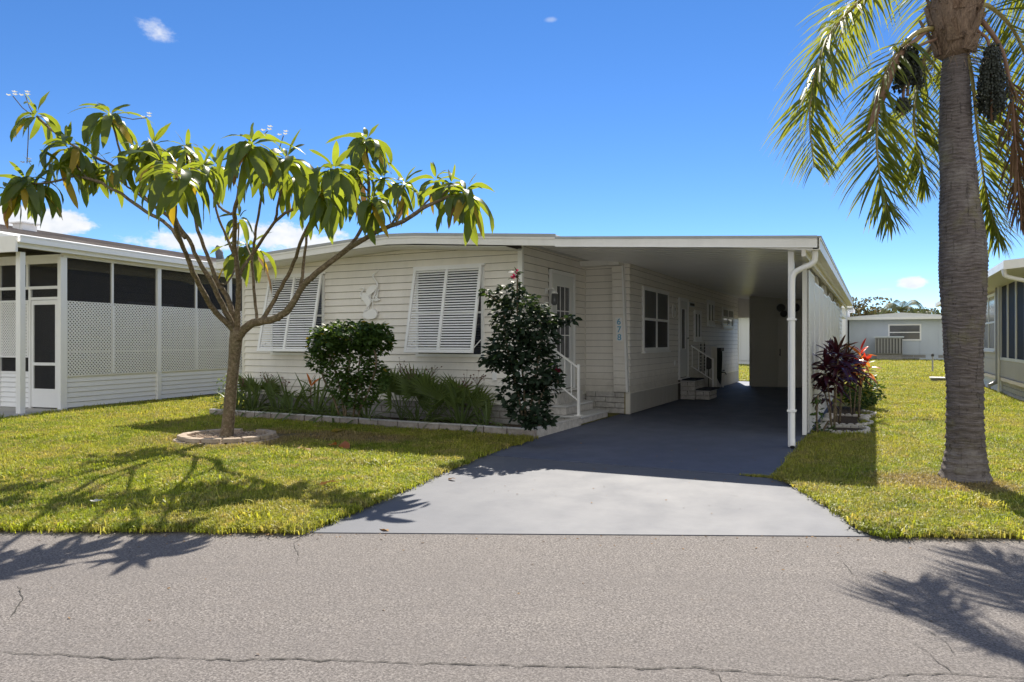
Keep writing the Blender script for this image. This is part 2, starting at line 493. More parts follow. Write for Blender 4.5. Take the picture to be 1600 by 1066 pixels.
# ---------------------------------------------------------------- mesh helpers
ORG = {}
def thing(name, label, cat, loc=(0, 0, 0), group=None):
    o = bpy.data.objects.new(name, None)
    o.empty_display_size = 0.2
    COL.objects.link(o)
    o.location = loc
    ORG[o] = Vector(loc)
    o['label'] = label
    o['category'] = cat
    if group:
        o['group'] = group
    return o
def tag(o, label=None, cat=None, group=None, kind=None):
    for k, v in (('label', label), ('category', cat), ('group', group), ('kind', kind)):
        if v:
            o[k] = v
    return o
class Fr:
    """a wall's own frame: a along it, b outwards, c up"""
    def __init__(s, O=(0, 0, 0), U=(1, 0, 0), V=(0, 1, 0)):
        s.O, s.U, s.V = Vector(O), Vector(U), Vector(V)
    def __call__(s, a, b, c):
        return s.O + s.U * a + s.V * b + Vector((0, 0, c))
ID = Fr()
class MB:
    def __init__(s, fr=ID):
        s.v, s.f, s.fr, s.mi = [], [], fr, []
    def raw(s, vs, fs, mi=0):
        n = len(s.v)
        s.v += [Vector(p) for p in vs]
        s.f += [tuple(i + n for i in f) for f in fs]
        s.mi += [mi] * len(fs)
        return s
    def box(s, a0, a1, b0, b1, c0, c1, mi=0):
        p = [s.fr(a, b, c) for c in (c0, c1) for b in (b0, b1) for a in (a0, a1)]
        return s.raw(p, [(0, 1, 3, 2), (4, 6, 7, 5), (0, 4, 5, 1), (2, 3, 7, 6), (0, 2, 6, 4), (1, 5, 7, 3)], mi)
    def bar(s, p, q, w, h, up=(0, 0, 1), mi=0):
        p, q = Vector(p), Vector(q)
        d = (q - p).normalized()
        up = Vector(up)
        x = d.cross(up)
        if x.length < 1e-4:
            x = d.cross(Vector((1, 0, 0)))
        x.normalize()
        y = x.cross(d)
        c = [(-w / 2, -h / 2), (w / 2, -h / 2), (w / 2, h / 2), (-w / 2, h / 2)]
        vs = [e + x * a + y * b for e in (p, q) for a, b in c]
        return s.raw(vs, [(3, 2, 1, 0), (4, 5, 6, 7), (0, 1, 5, 4), (1, 2, 6, 5), (2, 3, 7, 6), (3, 0, 4, 7)], mi)
    def prism(s, poly, b0, b1, mi=0):
        """poly of (a, c), pushed from b0 to b1"""
        n = len(poly)
        vs = [s.fr(a, b, c) for b in (b0, b1) for a, c in poly]
        fs = [tuple(range(n)), tuple(range(2 * n - 1, n - 1, -1))] + [(i, i + n, (i + 1) % n + n, (i + 1) % n) for i in range(n)]
        return s.raw(vs, fs, mi)
    def slab(s, poly, z0, z1, mi=0):
        n = len(poly)
        vs = [Vector((x, y, z)) for z in (z0, z1) for x, y in poly]
        fs = [tuple(range(n - 1, -1, -1)), tuple(range(n, 2 * n))] + [(i, (i + 1) % n, (i + 1) % n + n, i + n) for i in range(n)]
        return s.raw(vs, fs, mi)
    def tube(s, pts, rad, n=8, cap=True, jit=0.0, mi=0):
        pts = [Vector(p) for p in pts]
        if isinstance(rad, (int, float)):
            rad = [rad] * len(pts)
        vs, x = [], None
        for i, p in enumerate(pts):
            d = (pts[min(i + 1, len(pts) - 1)] - pts[max(i - 1, 0)]).normalized()
            if x is None:
                x = d.cross(Vector((0.3, 0.9, 0.1)))
                if x.length < 0.1:
                    x = d.cross(Vector((1, 0, 0)))
            x = (x - d * x.dot(d)).normalized()
            y = d.cross(x)
            for k in range(n):
                a = 2 * math.pi * k / n
                r = rad[i] * (1 + (rnd.uniform(-jit, jit) if jit else 0))
                vs.append(p + x * math.cos(a) * r + y * math.sin(a) * r)
        fs = [(i * n + k, i * n + (k + 1) % n, (i + 1) * n + (k + 1) % n, (i + 1) * n + k) for i in range(len(pts) - 1) for k in range(n)]
        if cap:
            fs += [tuple(range(n - 1, -1, -1)), tuple(range((len(pts) - 1) * n, len(pts) * n))]
        return s.raw(vs, fs, mi)
    def ball(s, c, r, n=8, m=6, sc=(1, 1, 1), mi=0):
        c = Vector(c)
        vs = [c + Vector((0, 0, -r * sc[2]))]
        for j in range(1, m):
            t = math.pi * j / m
            for k in range(n):
                a = 2 * math.pi * k / n
                vs.append(c + Vector((math.cos(a) * math.sin(t) * r * sc[0], math.sin(a) * math.sin(t) * r * sc[1], -math.cos(t) * r * sc[2])))
        vs.append(c + Vector((0, 0, r * sc[2])))
        fs = [(0, 1 + (k + 1) % n, 1 + k) for k in range(n)]
        for j in range(m - 2):
            fs += [(1 + j * n + k, 1 + j * n + (k + 1) % n, 1 + (j + 1) * n + (k + 1) % n, 1 + (j + 1) * n + k) for k in range(n)]
        b = 1 + (m - 2) * n
        fs += [(b + k, b + (k + 1) % n, len(vs) - 1) for k in range(n)]
        return s.raw(vs, fs, mi)
    def build(s, name, mat, parent=None, origin=None, smooth=False, bevel=0, recalc=True):
        po = ORG[parent] if parent else Vector((0, 0, 0))
        og = Vector(origin) if origin is not None else po
        me = bpy.data.meshes.new(name)
        me.from_pydata([v - og for v in s.v], [], s.f)
        mats = mat if isinstance(mat, (list, tuple)) else [mat]
        for x in mats:
            me.materials.append(M[x] if isinstance(x, str) else x)
        if len(mats) > 1:
            me.polygons.foreach_set('material_index', s.mi)
        if recalc and len(s.f) < 4000:
            bm = bmesh.new()
            bm.from_mesh(me)
            bmesh.ops.recalc_face_normals(bm, faces=bm.faces)
            if bevel:
                bmesh.ops.bevel(bm, geom=[e for e in bm.edges], offset=bevel, segments=1, affect='EDGES', profile=0.6)
            bm.to_mesh(me)
            bm.free()
        if smooth:
            me.polygons.foreach_set('use_smooth', [True] * len(me.polygons))
        o = bpy.data.objects.new(name, me)
        COL.objects.link(o)
        if parent:
            o.parent = parent
        o.location = og - po
        ORG[o] = og
        return o
def inst(name, me, parent, mtx):
    """one more object on a shared mesh; mtx is in world space, parents are never rotated"""
    o = bpy.data.objects.new(name, me)
    COL.objects.link(o)
    o.parent = parent
    o.matrix_basis = Matrix.Translation(-ORG[parent]) @ mtx
    ORG[o] = mtx.translation.copy()
    return o
def smooth_path(pts, k=4):
    pts = [Vector(p) for p in pts]
    out = []
    for i in range(len(pts) - 1):
        p0, p1, p2, p3 = pts[max(i - 1, 0)], pts[i], pts[i + 1], pts[min(i + 2, len(pts) - 1)]
        for j in range(k):
            t = j / k
            out.append(0.5 * ((2 * p1) + (p2 - p0) * t + (2 * p0 - 5 * p1 + 4 * p2 - p3) * t * t + (3 * p1 - p0 - 3 * p2 + p3) * t ** 3))
    return out + [pts[-1]]
def lerp(a, b, t):
    return a + (b - a) * t

def clip(poly, f):
    """keep the part of a convex polygon where f(a, c) >= 0"""
    out = []
    for i in range(len(poly)):
        p, q = poly[i], poly[(i + 1) % len(poly)]
        fp, fq = f(*p), f(*q)
        if fp >= 0:
            out.append(p)
        if (fp >= 0) != (fq >= 0):
            t = fp / (fp - fq)
            out.append((p[0] + (q[0] - p[0]) * t, p[1] + (q[1] - p[1]) * t))
    return out
def siding(parent, fr, s0, s1, z0, z1, h, mat, tops=(), gaps=(), name='siding_board', lap=0.023):
    """lap boards one by one; tops = functions that are >= 0 under the roof line; gaps = (s0, s1, z0, z1) openings"""
    n = int(math.ceil((z1 - z0) / h - 1e-6))
    for i in range(n):
        a, b = z0 + i * h, min(z0 + (i + 1) * h, z1)
        spans = [(s0, s1)]
        for g0, g1, gz0, gz1 in gaps:
            if b > gz0 + 0.02 and a < gz1 - 0.02:
                ns = []
                for p, q in spans:
                    if g1 <= p or g0 >= q:
                        ns.append((p, q))
                    else:
                        if g0 > p: ns.append((p, g0))
                        if g1 < q: ns.append((g1, q))
                spans = ns
        for p, q in spans:
            poly = [(p, a + .0065), (q, a + .0065), (q, b), (p, b)]
            for f in tops:
                poly = clip(poly, f)
                if len(poly) < 3: break
            if len(poly) < 3: continue
            mb = MB(fr)
            m_ = len(poly)
            def dep(c): return 0.003 + lap * (1 - (c - a) / h)
            fa = [fr(x, dep(c), c) for x, c in poly]
            bk = [fr(x, 0.0, c) for x, c in poly]
            mb.raw(fa + bk, [tuple(range(m_)), tuple(range(2 * m_ - 1, m_ - 1, -1))] + [(k, k + m_, (k + 1) % m_ + m_, (k + 1) % m_) for k in range(m_)])
            mb.build(name, mat, parent)
def window(parent, fr, s0, s1, z0, z1, cols=1, rows=2, fw=0.06, mats=('white', 'glass', 'glass_top'), split=0.5, dep=0.05, sill=True):
    mb = MB(fr)
    mb.box(s0, s1, 0.0, dep, z1 - fw, z1).box(s0, s1, 0.0, dep, z0, z0 + fw)
    mb.box(s0, s0 + fw, 0.0, dep - .003, z0 + fw, z1 - fw).box(s1 - fw, s1, 0.0, dep - .003, z0 + fw, z1 - fw)
    iw = (s1 - s0 - 2 * fw) / cols
    for c in range(1, cols):
        x = s0 + fw + iw * c
        mb.box(x - fw * .45, x + fw * .45, 0.0, dep - .005, z0 + fw, z1 - fw)
    w = mb.build('window', mats[0], parent, recalc=True)
    zm = [z0 + fw] + [z0 + fw + (z1 - z0 - 2 * fw) * (split if rows == 2 else (k + 1) / rows) for k in range(rows - 1)] + [z1 - fw]
    for c in range(cols):
        a, b = s0 + fw + iw * c, s0 + fw + iw * (c + 1)
        for r in range(rows):
            MB(fr).box(a, b, 0.004, dep * .66 if r else dep * .55, zm[r], zm[r + 1]).build('pane', mats[2] if r == rows - 1 and rows > 1 else mats[1], w)
            if r:
                MB(fr).box(a + .001, b - .001, 0.004, dep - .006, zm[r] - fw * .35, zm[r] + fw * .35).build('rail', mats[0], w)
    if sill:
        MB(fr).box(s0 - .02, s1 + .02, 0.0, dep + .03, z0 - .035, z0 - .001).build('sill', mats[0], w)
    return w
def lattice(parent, fr, s0, s1, z0, z1, pitch, sw, b=0.03, name='lattice_panel', mat='white', border=True):
    """two real layers of diagonal laths"""
    mb = MB(fr)
    H, W = z1 - z0, s1 - s0
    step = pitch * math.sqrt(2) / math.sqrt(2) * 1.0
    for layer, sg in ((0, 1), (1, -1)):
        k = -H
        bb = b + layer * 0.007
        hw = sw / math.sqrt(2)
        c = -H
        while c < W:
            # lath centre line: a = c + t, z = t (sg=1) or z = H - t
            poly = [(c - hw, 0), (c + hw, 0), (c + H + hw, H), (c + H - hw, H)]
            poly = clip(poly, lambda x, z: x)
            if len(poly) >= 3:
                poly = clip(poly, lambda x, z: W - x)
            if len(poly) >= 3:
                pp = [(s0 + x, z0 + (z if sg > 0 else H - z)) for x, z in poly]
                mb.prism(pp, bb, bb + 0.0065)
            c += step
    if border:
        e = 0.035
        for (a0, a1, c0, c1) in ((s0, s1, z0, z0 + e), (s0, s1, z1 - e, z1), (s0, s0 + e, z0 + e, z1 - e), (s1 - e, s1, z0 + e, z1 - e)):
            mb.box(a0, a1, b - 0.004, b + 0.019, c0, c1)
    o = mb.build(name, mat, parent, recalc=False)
    return o
M['bluegrey_dark'] = painted('slate_bird_paint', (0.10, 0.11, 0.14), 0.6, 0.3, 14)

# ---------------------------------------------------------------- ground, road, driveway, lawn
def xy(p): return (p[0], p[1])
RD = Vector((0.9052, 0.4251)); RN = Vector((0.4251, -0.9052)); RA = Vector((1.33, -6.39))
def rpt(s, w):
    p = RA + RD * s + RN * w
    return (p.x, p.y)
g = MB().slab([(-700, -400), (700, -400), (700, 900), (-700, 900)], -0.30, -0.10).build('ground', 'lawn')
tag(g, 'short green turf spreading away to the far houses', kind='structure')
road = MB().slab([rpt(-120, 0), rpt(-120, 9.5), rpt(120, 9.5), rpt(120, 0)], -0.12, 0.0).build('road', 'asphalt')
tag(road, 'worn grey brown asphalt street across the foreground', kind='structure')
def crack(pts, w):
    pp = [Vector((x, y, 0)) for x, y in pts]
    fine = []
    for i in range(len(pp) - 1):
        L = (pp[i + 1] - pp[i]).length
        k = max(2, int(L / 0.035))
        for j in range(k):
            p = pp[i].lerp(pp[i + 1], j / k)
            fine.append(p + Vector((rnd.gauss(0, .006), rnd.gauss(0, .006), 0)))
    fine.append(pp[-1])
    vs, fs = [], []
    for i, p in enumerate(fine):
        d = (fine[min(i + 1, len(fine) - 1)] - fine[max(i - 1, 0)]).normalized()
        nrm = Vector((-d.y, d.x, 0))
        t = i / (len(fine) - 1)
        ww = w * rnd.uniform(0.25, 1.25) * min(1, 6 * t + .2, 6 * (1 - t) + .2)
        vs += [p + nrm * ww + Vector((0, 0, .004)), p - nrm * ww + Vector((0, 0, .004))]
    fs = [(2 * i, 2 * i + 1, 2 * i + 3, 2 * i + 2) for i in range(len(fine) - 1)]
    MB().raw(vs, fs).build('crack', 'crack', road, recalc=False)
crack([xy(p) for p in ((1.37, -8.69, 0), (1.84, -8.5, 0), (2.11, -8.41, 0), (2.32, -8.28, 0), (2.57, -8.19, 0), (2.74, -8.09, 0), (2.91, -8.02, 0), (3.17, -7.91, 0), (3.59, -7.73, 0), (3.95, -7.57, 0), (4.2, -7.45, 0), (4.45, -7.33, 0), (4.65, -7.28, 0), (4.8, -7.23, 0), (5.01, -7.18, 0), (5.19, -7.03, 0), (5.39, -6.92, 0), (5.58, -6.86, 0), (5.86, -6.75, 0))], 0.0042)
crack([xy(p) for p in ((4.92, -5.37, 0), (5.04, -5.81, 0), (5.13, -5.92, 0), (5.21, -6.15, 0), (5.28, -6.36, 0))], 0.0018)
crack([xy(p) for p in ((5.27, -6.65, 0), (5.33, -6.71, 0), (5.37, -6.81, 0), (5.41, -6.91, 0))], 0.0024)
crack([xy(p) for p in ((5.35, -6.42, 0), (5.41, -6.57, 0), (5.44, -6.68, 0))], 0.0018)
crack([xy(p) for p in ((0.66, -8.05, 0), (0.93, -8.18, 0), (1.04, -8.27, 0), (1.16, -8.37, 0))], 0.0032)
crack([xy(p) for p in ((1.36, -6.47, 0), (1.49, -6.7, 0), (1.69, -6.87, 0), (1.8, -7, 0))], 0.0022)
crack([xy(p) for p in ((4.45, -7.34, 0), (4.51, -7.37, 0), (4.57, -7.49, 0))], 0.0018)

AL = [xy(p) for p in ((1.31, -6.44, 0), (1.21, -5.64, 0), (1.04, -4.54, 0), (0.76, -2.65, 0))]
AR = [xy(p) for p in ((4.27, -2.65, 0), (4.52, -3.13, 0), (4.85, -3.91, 0), (5.14, -4.63, 0))]
ap = MB().slab(AL + AR, -0.12, 0.007).build('driveway', 'apron')
tag(ap, 'sunlit pale grey painted driveway apron', kind='structure')
sl = MB().slab([(0.745, -2.63), (4.20, -2.585), (4.27, -1.0), (4.27, 16.0), (0.70, 16.0), (0.70, -1.0)], -0.12, 0.012).build('carport_floor', 'slab')
tag(sl, 'dark blue grey painted carport floor', kind='structure')
LB = AL[::-1]
lw = MB()
lw.slab([(-70, rpt(-78, 0)[1] - 0.0)] + [(AL[0][0], AL[0][1])] + AL[1:] + [(0.70, -1.0), (0.70, 70), (-70, 70)], -0.12, 0.030)
lw.slab([AR[3], AR[2], AR[1], AR[0], (4.29, -1.0), (4.29, 16.0), (4.29, 70), (90, 70), (90, rpt(98, 0)[1])], -0.12, 0.030)
lw.slab([(0.70, 16.02), (4.29, 16.02), (4.29, 70), (0.70, 70)], -0.12, 0.030)
lawn = lw.build('lawn', 'lawn', recalc=False)
tag(lawn, 'turf floor of the front and side lawns', kind='structure')
bed = MB().slab([(-6.15, -0.86), (0.62, -0.92), (0.62, 0.75), (0.0, 0.75), (0.0, 0.0), (-6.4, 0.0)], -0.05, 0.07).build('planting_bed', 'soil')
tag(bed, 'dark soil of the front planting bed', kind='structure')

# ---------------------------------------------------------------- grass: real blades, tufts spread over the lawn
def inpoly(x, y, poly):
    c = False
    for i in range(len(poly)):
        x0, y0 = poly[i]; x1, y1 = poly[i - 1]
        if (y0 > y) != (y1 > y) and x < (x1 - x0) * (y - y0) / (y1 - y0) + x0:
            c = not c
    return c
NC = (4.3, 30.0)
hard = [AL + AR, [(0.66, -2.7), (4.24, -2.7), (4.31, -1.0), (4.31, 16.0), (0.66, 16.0)], [(-6.25, -0.98), (0.75, -1.08), (0.75, 16), (-6.3, 16)],
        [(-9.62, -1.58), (-8.9, -2.75), (-13, -3.3), (-14, 5), (-10.4, 5.4)], [(8.12, 6.0), (14, 6.0), (14, 24), (8.12, 24)]]
RINGC = Vector((-3.07, -3.20))
def allowed(x, y, e=0.0):
    if (Vector((x, y)) - RA).dot(RN) > -0.035 - e: return False
    for h_ in hard:
        if inpoly(x, y, h_): return False
    v = Vector((x, y)) - RINGC
    if (v.dot(RD) / 0.80) ** 2 + (v.dot(RN) / 0.70) ** 2 < 1: return False
    if (x - 4.75) ** 2 / 0.22 + (y - 1.75) ** 2 / 0.3 < 1: return False
    if 4.25 < x < 4.95 and 1.4 < y < 7.6: return False
    return True
def grass():
    vs, fs, bl, tid, sc = [], [], [], [], []
    K = 7
    for k in range(K):
        for b in range(30):
            r, a = 0.085 * math.sqrt(rnd.random()), rnd.uniform(0, 6.283)
            x, y = r * math.cos(a), r * math.sin(a)
            h = rnd.uniform(0.022, 0.052) * (1.15 if rnd.random() < .15 else 1)
            w = rnd.uniform(0.0026, 0.0046)
            d = rnd.uniform(0, 6.283)
            lean = rnd.uniform(0.05, 1.05)
            dx, dy = math.cos(d), math.sin(d)
            px_, py_ = -dy * w, dx * w
            br = rnd.random()
            n = len(vs)
            rows = ((0, 0, 1.0), (0.25 * lean, 0.55, 0.95), (0.85 * lean, 0.95 - .35 * lean, 0.45))
            for o_, z_, ww in rows:
                vs.append((x + dx * o_ * h + px_ * ww, y + dy * o_ * h + py_ * ww, z_ * h))
                vs.append((x + dx * o_ * h - px_ * ww, y + dy * o_ * h - py_ * ww, z_ * h))
            vs.append((x + dx * h * 1.25 * lean, y + dy * h * 1.25 * lean, h * (1.08 - .6 * lean)))
            fs += [(n, n + 1, n + 3, n + 2), (n + 2, n + 3, n + 5, n + 4), (n + 4, n + 5, n + 6)]
            bl += [br] * 7; tid += [k + 1] * 7; sc += [1.0] * 7
    camp = Vector((5.107, -10.495)); fwd = Vector((-0.4495, 0.8933)); rt = Vector((0.8933, 0.4495))
    cnt = 0
    def scatter(n, t0, t1, s0, s1, pw=1.0):
        nonlocal cnt
        for _ in range(n):
            t = t0 + (t1 - t0) * rnd.random() ** pw
            u = rnd.uniform(-0.82, 0.82)
            p = camp + fwd * t + rt * (t * u)
            if not allowed(p.x, p.y): continue
            dens = math.sin(p.x * 2.1 + 1.3 * math.sin(p.y * 1.7)) * math.sin(p.y * 2.7 + p.x)
            if rnd.random() < 0.20 + 0.22 * dens: continue
            # worn patch right of the planter ring
            q = p - Vector((-1.9, -2.35))
            if (q.x / 1.1) ** 2 + (q.y / 0.45) ** 2 < 1 and rnd.random() < 0.7: continue
            vs.append((p.x, p.y, 0.028)); tid.append(0); bl.append(rnd.random()); sc.append(rnd.uniform(s0, s1)); cnt += 1
    scatter(20000, 3.6, 7.5, .8, 1.25)
    scatter(26000, 7.5, 13.0, .9, 1.35)
    scatter(26000, 13.0, 26.0, 1.1, 1.7)
    scatter(26000, 26.0, 62.0, 1.8, 2.8)
    # taller weed patches
    for _ in range(46):
        t = rnd.uniform(4.5, 16); u = rnd.uniform(-.8, .8)
        c_ = camp + fwd * t + rt * (t * u)
        for _k in range(rnd.randrange(5, 26)):
            p = c_ + Vector((rnd.gauss(0, .13), rnd.gauss(0, .10)))
            if allowed(p.x, p.y):
                vs.append((p.x, p.y, 0.028)); tid.append(0); bl.append(1.0); sc.append(rnd.uniform(1.5, 2.2))
    # grass growing in the joint of the driveway
    for _ in range(26):
        x = rnd.choice((rnd.uniform(3.75, 4.2), rnd.uniform(3.9, 4.2)))
        vs.append((x, -2.60 + rnd.uniform(-.01, .01), 0.004)); tid.append(0); bl.append(.5); sc.append(rnd.uniform(.35, .75))
    # ragged fringe over the road and apron edges
    def fringe(p, q, n, inward):
        for _ in range(n):
            t = rnd.random()
            x, y = lerp(p[0], q[0], t), lerp(p[1], q[1], t)
            o_ = rnd.uniform(-0.01, 0.09)
            vs.append((x + inward[0] * o_, y + inward[1] * o_, 0.02)); tid.append(0); bl.append(rnd.random()); sc.append(rnd.uniform(.8, 1.45))
    fringe(rpt(-9, 0), AL[0], 900, -RN); fringe(AR[3], rpt(9, 0), 500, -RN)
    for a_, b_, n in ((AL[0], AL[1], 150), (AL[1], AL[2], 130), (AL[2], AL[3], 120), (AL[3], (.70, -1.0), 110)):
        fringe(a_, b_, n, (-1, 0))
    for a_, b_, n in ((AR[0], AR[1], 60), (AR[1], AR[2], 100), (AR[2], AR[3], 110), (AR[0], (4.29, 1.0), 200)):
        fringe(a_, b_, n, (1, 0))
    me = bpy.data.meshes.new('grass')
    me.from_pydata(vs, [], fs)
    me.materials.append(M['blade'])
    for nme, data, ty in (('bl', bl, 'FLOAT'), ('tid', tid, 'INT'), ('sc', sc, 'FLOAT')):
        at = me.attributes.new(nme, ty, 'POINT')
        at.data.foreach_set('value', data)
    o = bpy.data.objects.new('grass', me)
    COL.objects.link(o)
    ng = bpy.data.node_groups.new('grass_spread', 'GeometryNodeTree')
    ng.interface.new_socket('Geometry', in_out='INPUT', socket_type='NodeSocketGeometry')
    ng.interface.new_socket('Geometry', in_out='OUTPUT', socket_type='NodeSocketGeometry')
    N, L = ng.nodes.new, ng.links.new
    gi, go = N('NodeGroupInput'), N('NodeGroupOutput')
    def attr(nme, ty):
        a = N('GeometryNodeInputNamedAttribute'); a.data_type = ty; a.inputs[0].default_value = nme
        return a.outputs[0]
    def eq(a, v):
        c = N('FunctionNodeCompare'); c.data_type = 'INT'; c.operation = 'EQUAL'
        for s_ in c.inputs:
            if s_.name == 'B' and s_.type == 'INT': s_.default_value = v
        for s_ in c.inputs:
            if s_.name == 'A' and s_.type == 'INT':
                L(a, s_)
        return c.outputs[0]
    t = attr('tid', 'INT')
    join = N('GeometryNodeJoinGeometry')
    for k in range(K, 0, -1):
        sp = N('GeometryNodeSeparateGeometry'); sp.domain = 'POINT'
        L(gi.outputs[0], sp.inputs[0]); L(eq(t, k), sp.inputs[1])
        g2 = N('GeometryNodeGeometryToInstance'); L(sp.outputs[0], g2.inputs[0])
        L(g2.outputs[0], join.inputs[0])
    sp = N('GeometryNodeSeparateGeometry'); sp.domain = 'POINT'
    L(gi.outputs[0], sp.inputs[0]); L(eq(t, 0), sp.inputs[1])
    mp_ = N('GeometryNodeMeshToPoints'); L(sp.outputs[0], mp_.inputs[0])
    ip = N('GeometryNodeInstanceOnPoints')
    L(mp_.outputs[0], ip.inputs['Points']); L(join.outputs[0], ip.inputs['Instance'])
    ip.inputs['Pick Instance'].default_value = True
    ri = N('FunctionNodeRandomValue'); ri.data_type = 'INT'
    for s_ in ri.inputs:
        if s_.type == 'INT' and s_.name == 'Min': s_.default_value = 0
        if s_.type == 'INT' and s_.name == 'Max': s_.default_value = K - 1
    ro = [s_ for s_ in ri.outputs if s_.type == 'INT'][0]
    L(ro, ip.inputs['Instance Index'])
    rr = N('FunctionNodeRandomValue'); rr.data_type = 'FLOAT_VECTOR'
    rr.inputs[0].default_value = (-.12, -.12, 0); rr.inputs[1].default_value = (.12, .12, 6.283)
    L(rr.outputs[0], ip.inputs['Rotation'])
    L(attr('sc', 'FLOAT'), ip.inputs['Scale'])
    L(ip.outputs[0], go.inputs[0])
    md = o.modifiers.new('spread', 'NODES'); md.node_group = ng
    tag(o, 'sunlit yellow green grass blades of the lawns', kind='stuff')
grass()

# ---------------------------------------------------------------- the white mobile home with its carport
house = thing('mobile_home', 'cream sided single storey home with white Bahama shutters and attached carport', 'house', (0, 0, 0))
H_ = house
F_front = Fr((0, 0, 0), (1, 0, 0), (0, -1, 0))
F_side0 = Fr((0, 0, 0), (0, 1, 0), (1, 0, 0))
JY, SX = 2.89, 0.90
F_jog = Fr((0, JY, 0), (1, 0, 0), (0, -1, 0))
F_side1 = Fr((SX, JY, 0), (0, 1, 0), (1, 0, 0))
def P1(y): return y - JY
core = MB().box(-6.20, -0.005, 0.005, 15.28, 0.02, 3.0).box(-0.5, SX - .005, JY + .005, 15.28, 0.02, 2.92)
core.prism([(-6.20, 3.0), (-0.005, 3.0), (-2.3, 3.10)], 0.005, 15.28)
core.build('wall', 'gap_shade', H_, recalc=False)
CE = lambda x: 3.035 - 0.096 * x                      # underside of the carport roof
top_l = lambda a, c: (3.045 - (-2.25 - a) * 0.056) - c
top_r = lambda a, c: (3.045 - (a + 2.25) * 0.070) - c
SZ = 0.43
siding(H_, F_front, -6.20, -0.06, SZ, 3.2, 0.127, 'siding', tops=(top_l, top_r))
siding(H_, F_side0, 0.0, JY, SZ, 3.02, 0.127, 'siding', gaps=((1.05, 2.29, 0.5, 2.68),))
siding(H_, F_jog, 0.0, SX, SZ, 3.0, 0.127, 'siding', tops=(lambda a, c: CE(a) - .01 - c,))
dl0, dl1 = P1(6.66), P1(7.74)
siding(H_, F_side1, 0.0, 15.28 - JY, SZ, CE(SX) - .01, 0.127, 'siding', gaps=((P1(6.70), P1(7.72), 0.5, 2.46),))
for fr, a0, a1, z1 in ((F_front, -0.06, 0.022, 2.93), (F_side0, 0.0006, 0.05, 2.99), (F_front, -6.24, -6.17, 2.84)):
    MB(fr).box(a0, a1, 0.0, 0.022, SZ, z1).build('corner_trim', 'white' if a0 > -1 else 'cream_trim', H_)
MB(F_side0).box(JY - .05, JY - .022, 0.0, 0.022, SZ, 3.0).build('corner_trim', 'cream_trim', H_)
MB(F_side0).prism([(0.0, 3.0), (JY, 3.0), (JY, 3.04), (0.0, 3.04)], 0.0, 0.045).build('ceiling_trim', 'cream_trim', H_)
MB(F_side1).prism([(0.0, 2.905), (12.39, 2.905), (12.39, 2.945), (0.0, 2.945)], 0.0, 0.04).build('ceiling_trim', 'cream_trim', H_)
MB(F_side0).box(0.03, JY, 0.0, 0.03, SZ - .04, SZ + .001).build('base_trim', 'cream_trim', H_)
MB(F_front).box(-6.2, 0.02, 0.0, 0.03, SZ - .045, SZ + .001).build('base_trim', 'cream_trim', H_)
# block skirting, one block at a time
def blocks(fr, s0, s1, z0, z1, bl_, bh, mat, dep=0.02, parent=H_, name='block'):
    n = int(round((z1 - z0) / bh))
    bh = (z1 - z0) / n
    for i in range(n):
        s = s0 - (bl_ / 2 if i % 2 else 0)
        while s < s1 - .01:
            a, b = max(s, s0), min(s + bl_, s1)
            if b - a > 0.03:
                e = rnd.uniform(-.004, .004)
                MB(fr).box(a + .005, b - .005, -0.04, dep + e, z0 + i * bh + .005, z0 + (i + 1) * bh - .005).build(name, mat, parent, bevel=0.006)
            s += bl_
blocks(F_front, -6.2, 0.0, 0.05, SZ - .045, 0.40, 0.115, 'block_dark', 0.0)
blocks(F_side0, 0.0, JY - .03, 0.03, SZ - .045, 0.40, 0.10, 'block', 0.02)
blocks(F_jog, 0.03, SX, 0.03, SZ + .02, 0.40, 0.105, 'block', 0.05)
MB().box(SX - .055, SX + .03, JY - .055, JY + .012, 0.026, SZ + .02).build('corner_trim', 'cream_trim', H_)
MB().box(SX - .075, SX - .058, JY - .06, JY - .053, 0.026, SZ + .01).build('foam_strip', 'palm_gold', H_)
k = 0
y = 0.02
while y < 15.28 - JY:
    w = 0.34 if y + .34 < 15.28 - JY else 15.28 - JY - y
    if not (dl0 - .02 < y < dl1 - .3):
        MB(F_side1).box(y, y + w - .012, 0.0, 0.024, 0.03, SZ - .01).box(y + w - .012, y + w, 0.0, 0.012, 0.03, SZ - .01).build('skirting_panel', 'skirt', H_)
    y += 0.34
MB(F_side1).box(0.0, 12.39, 0.0, 0.032, SZ - .01, SZ + .012).build('base_trim', 'cream_trim', H_)
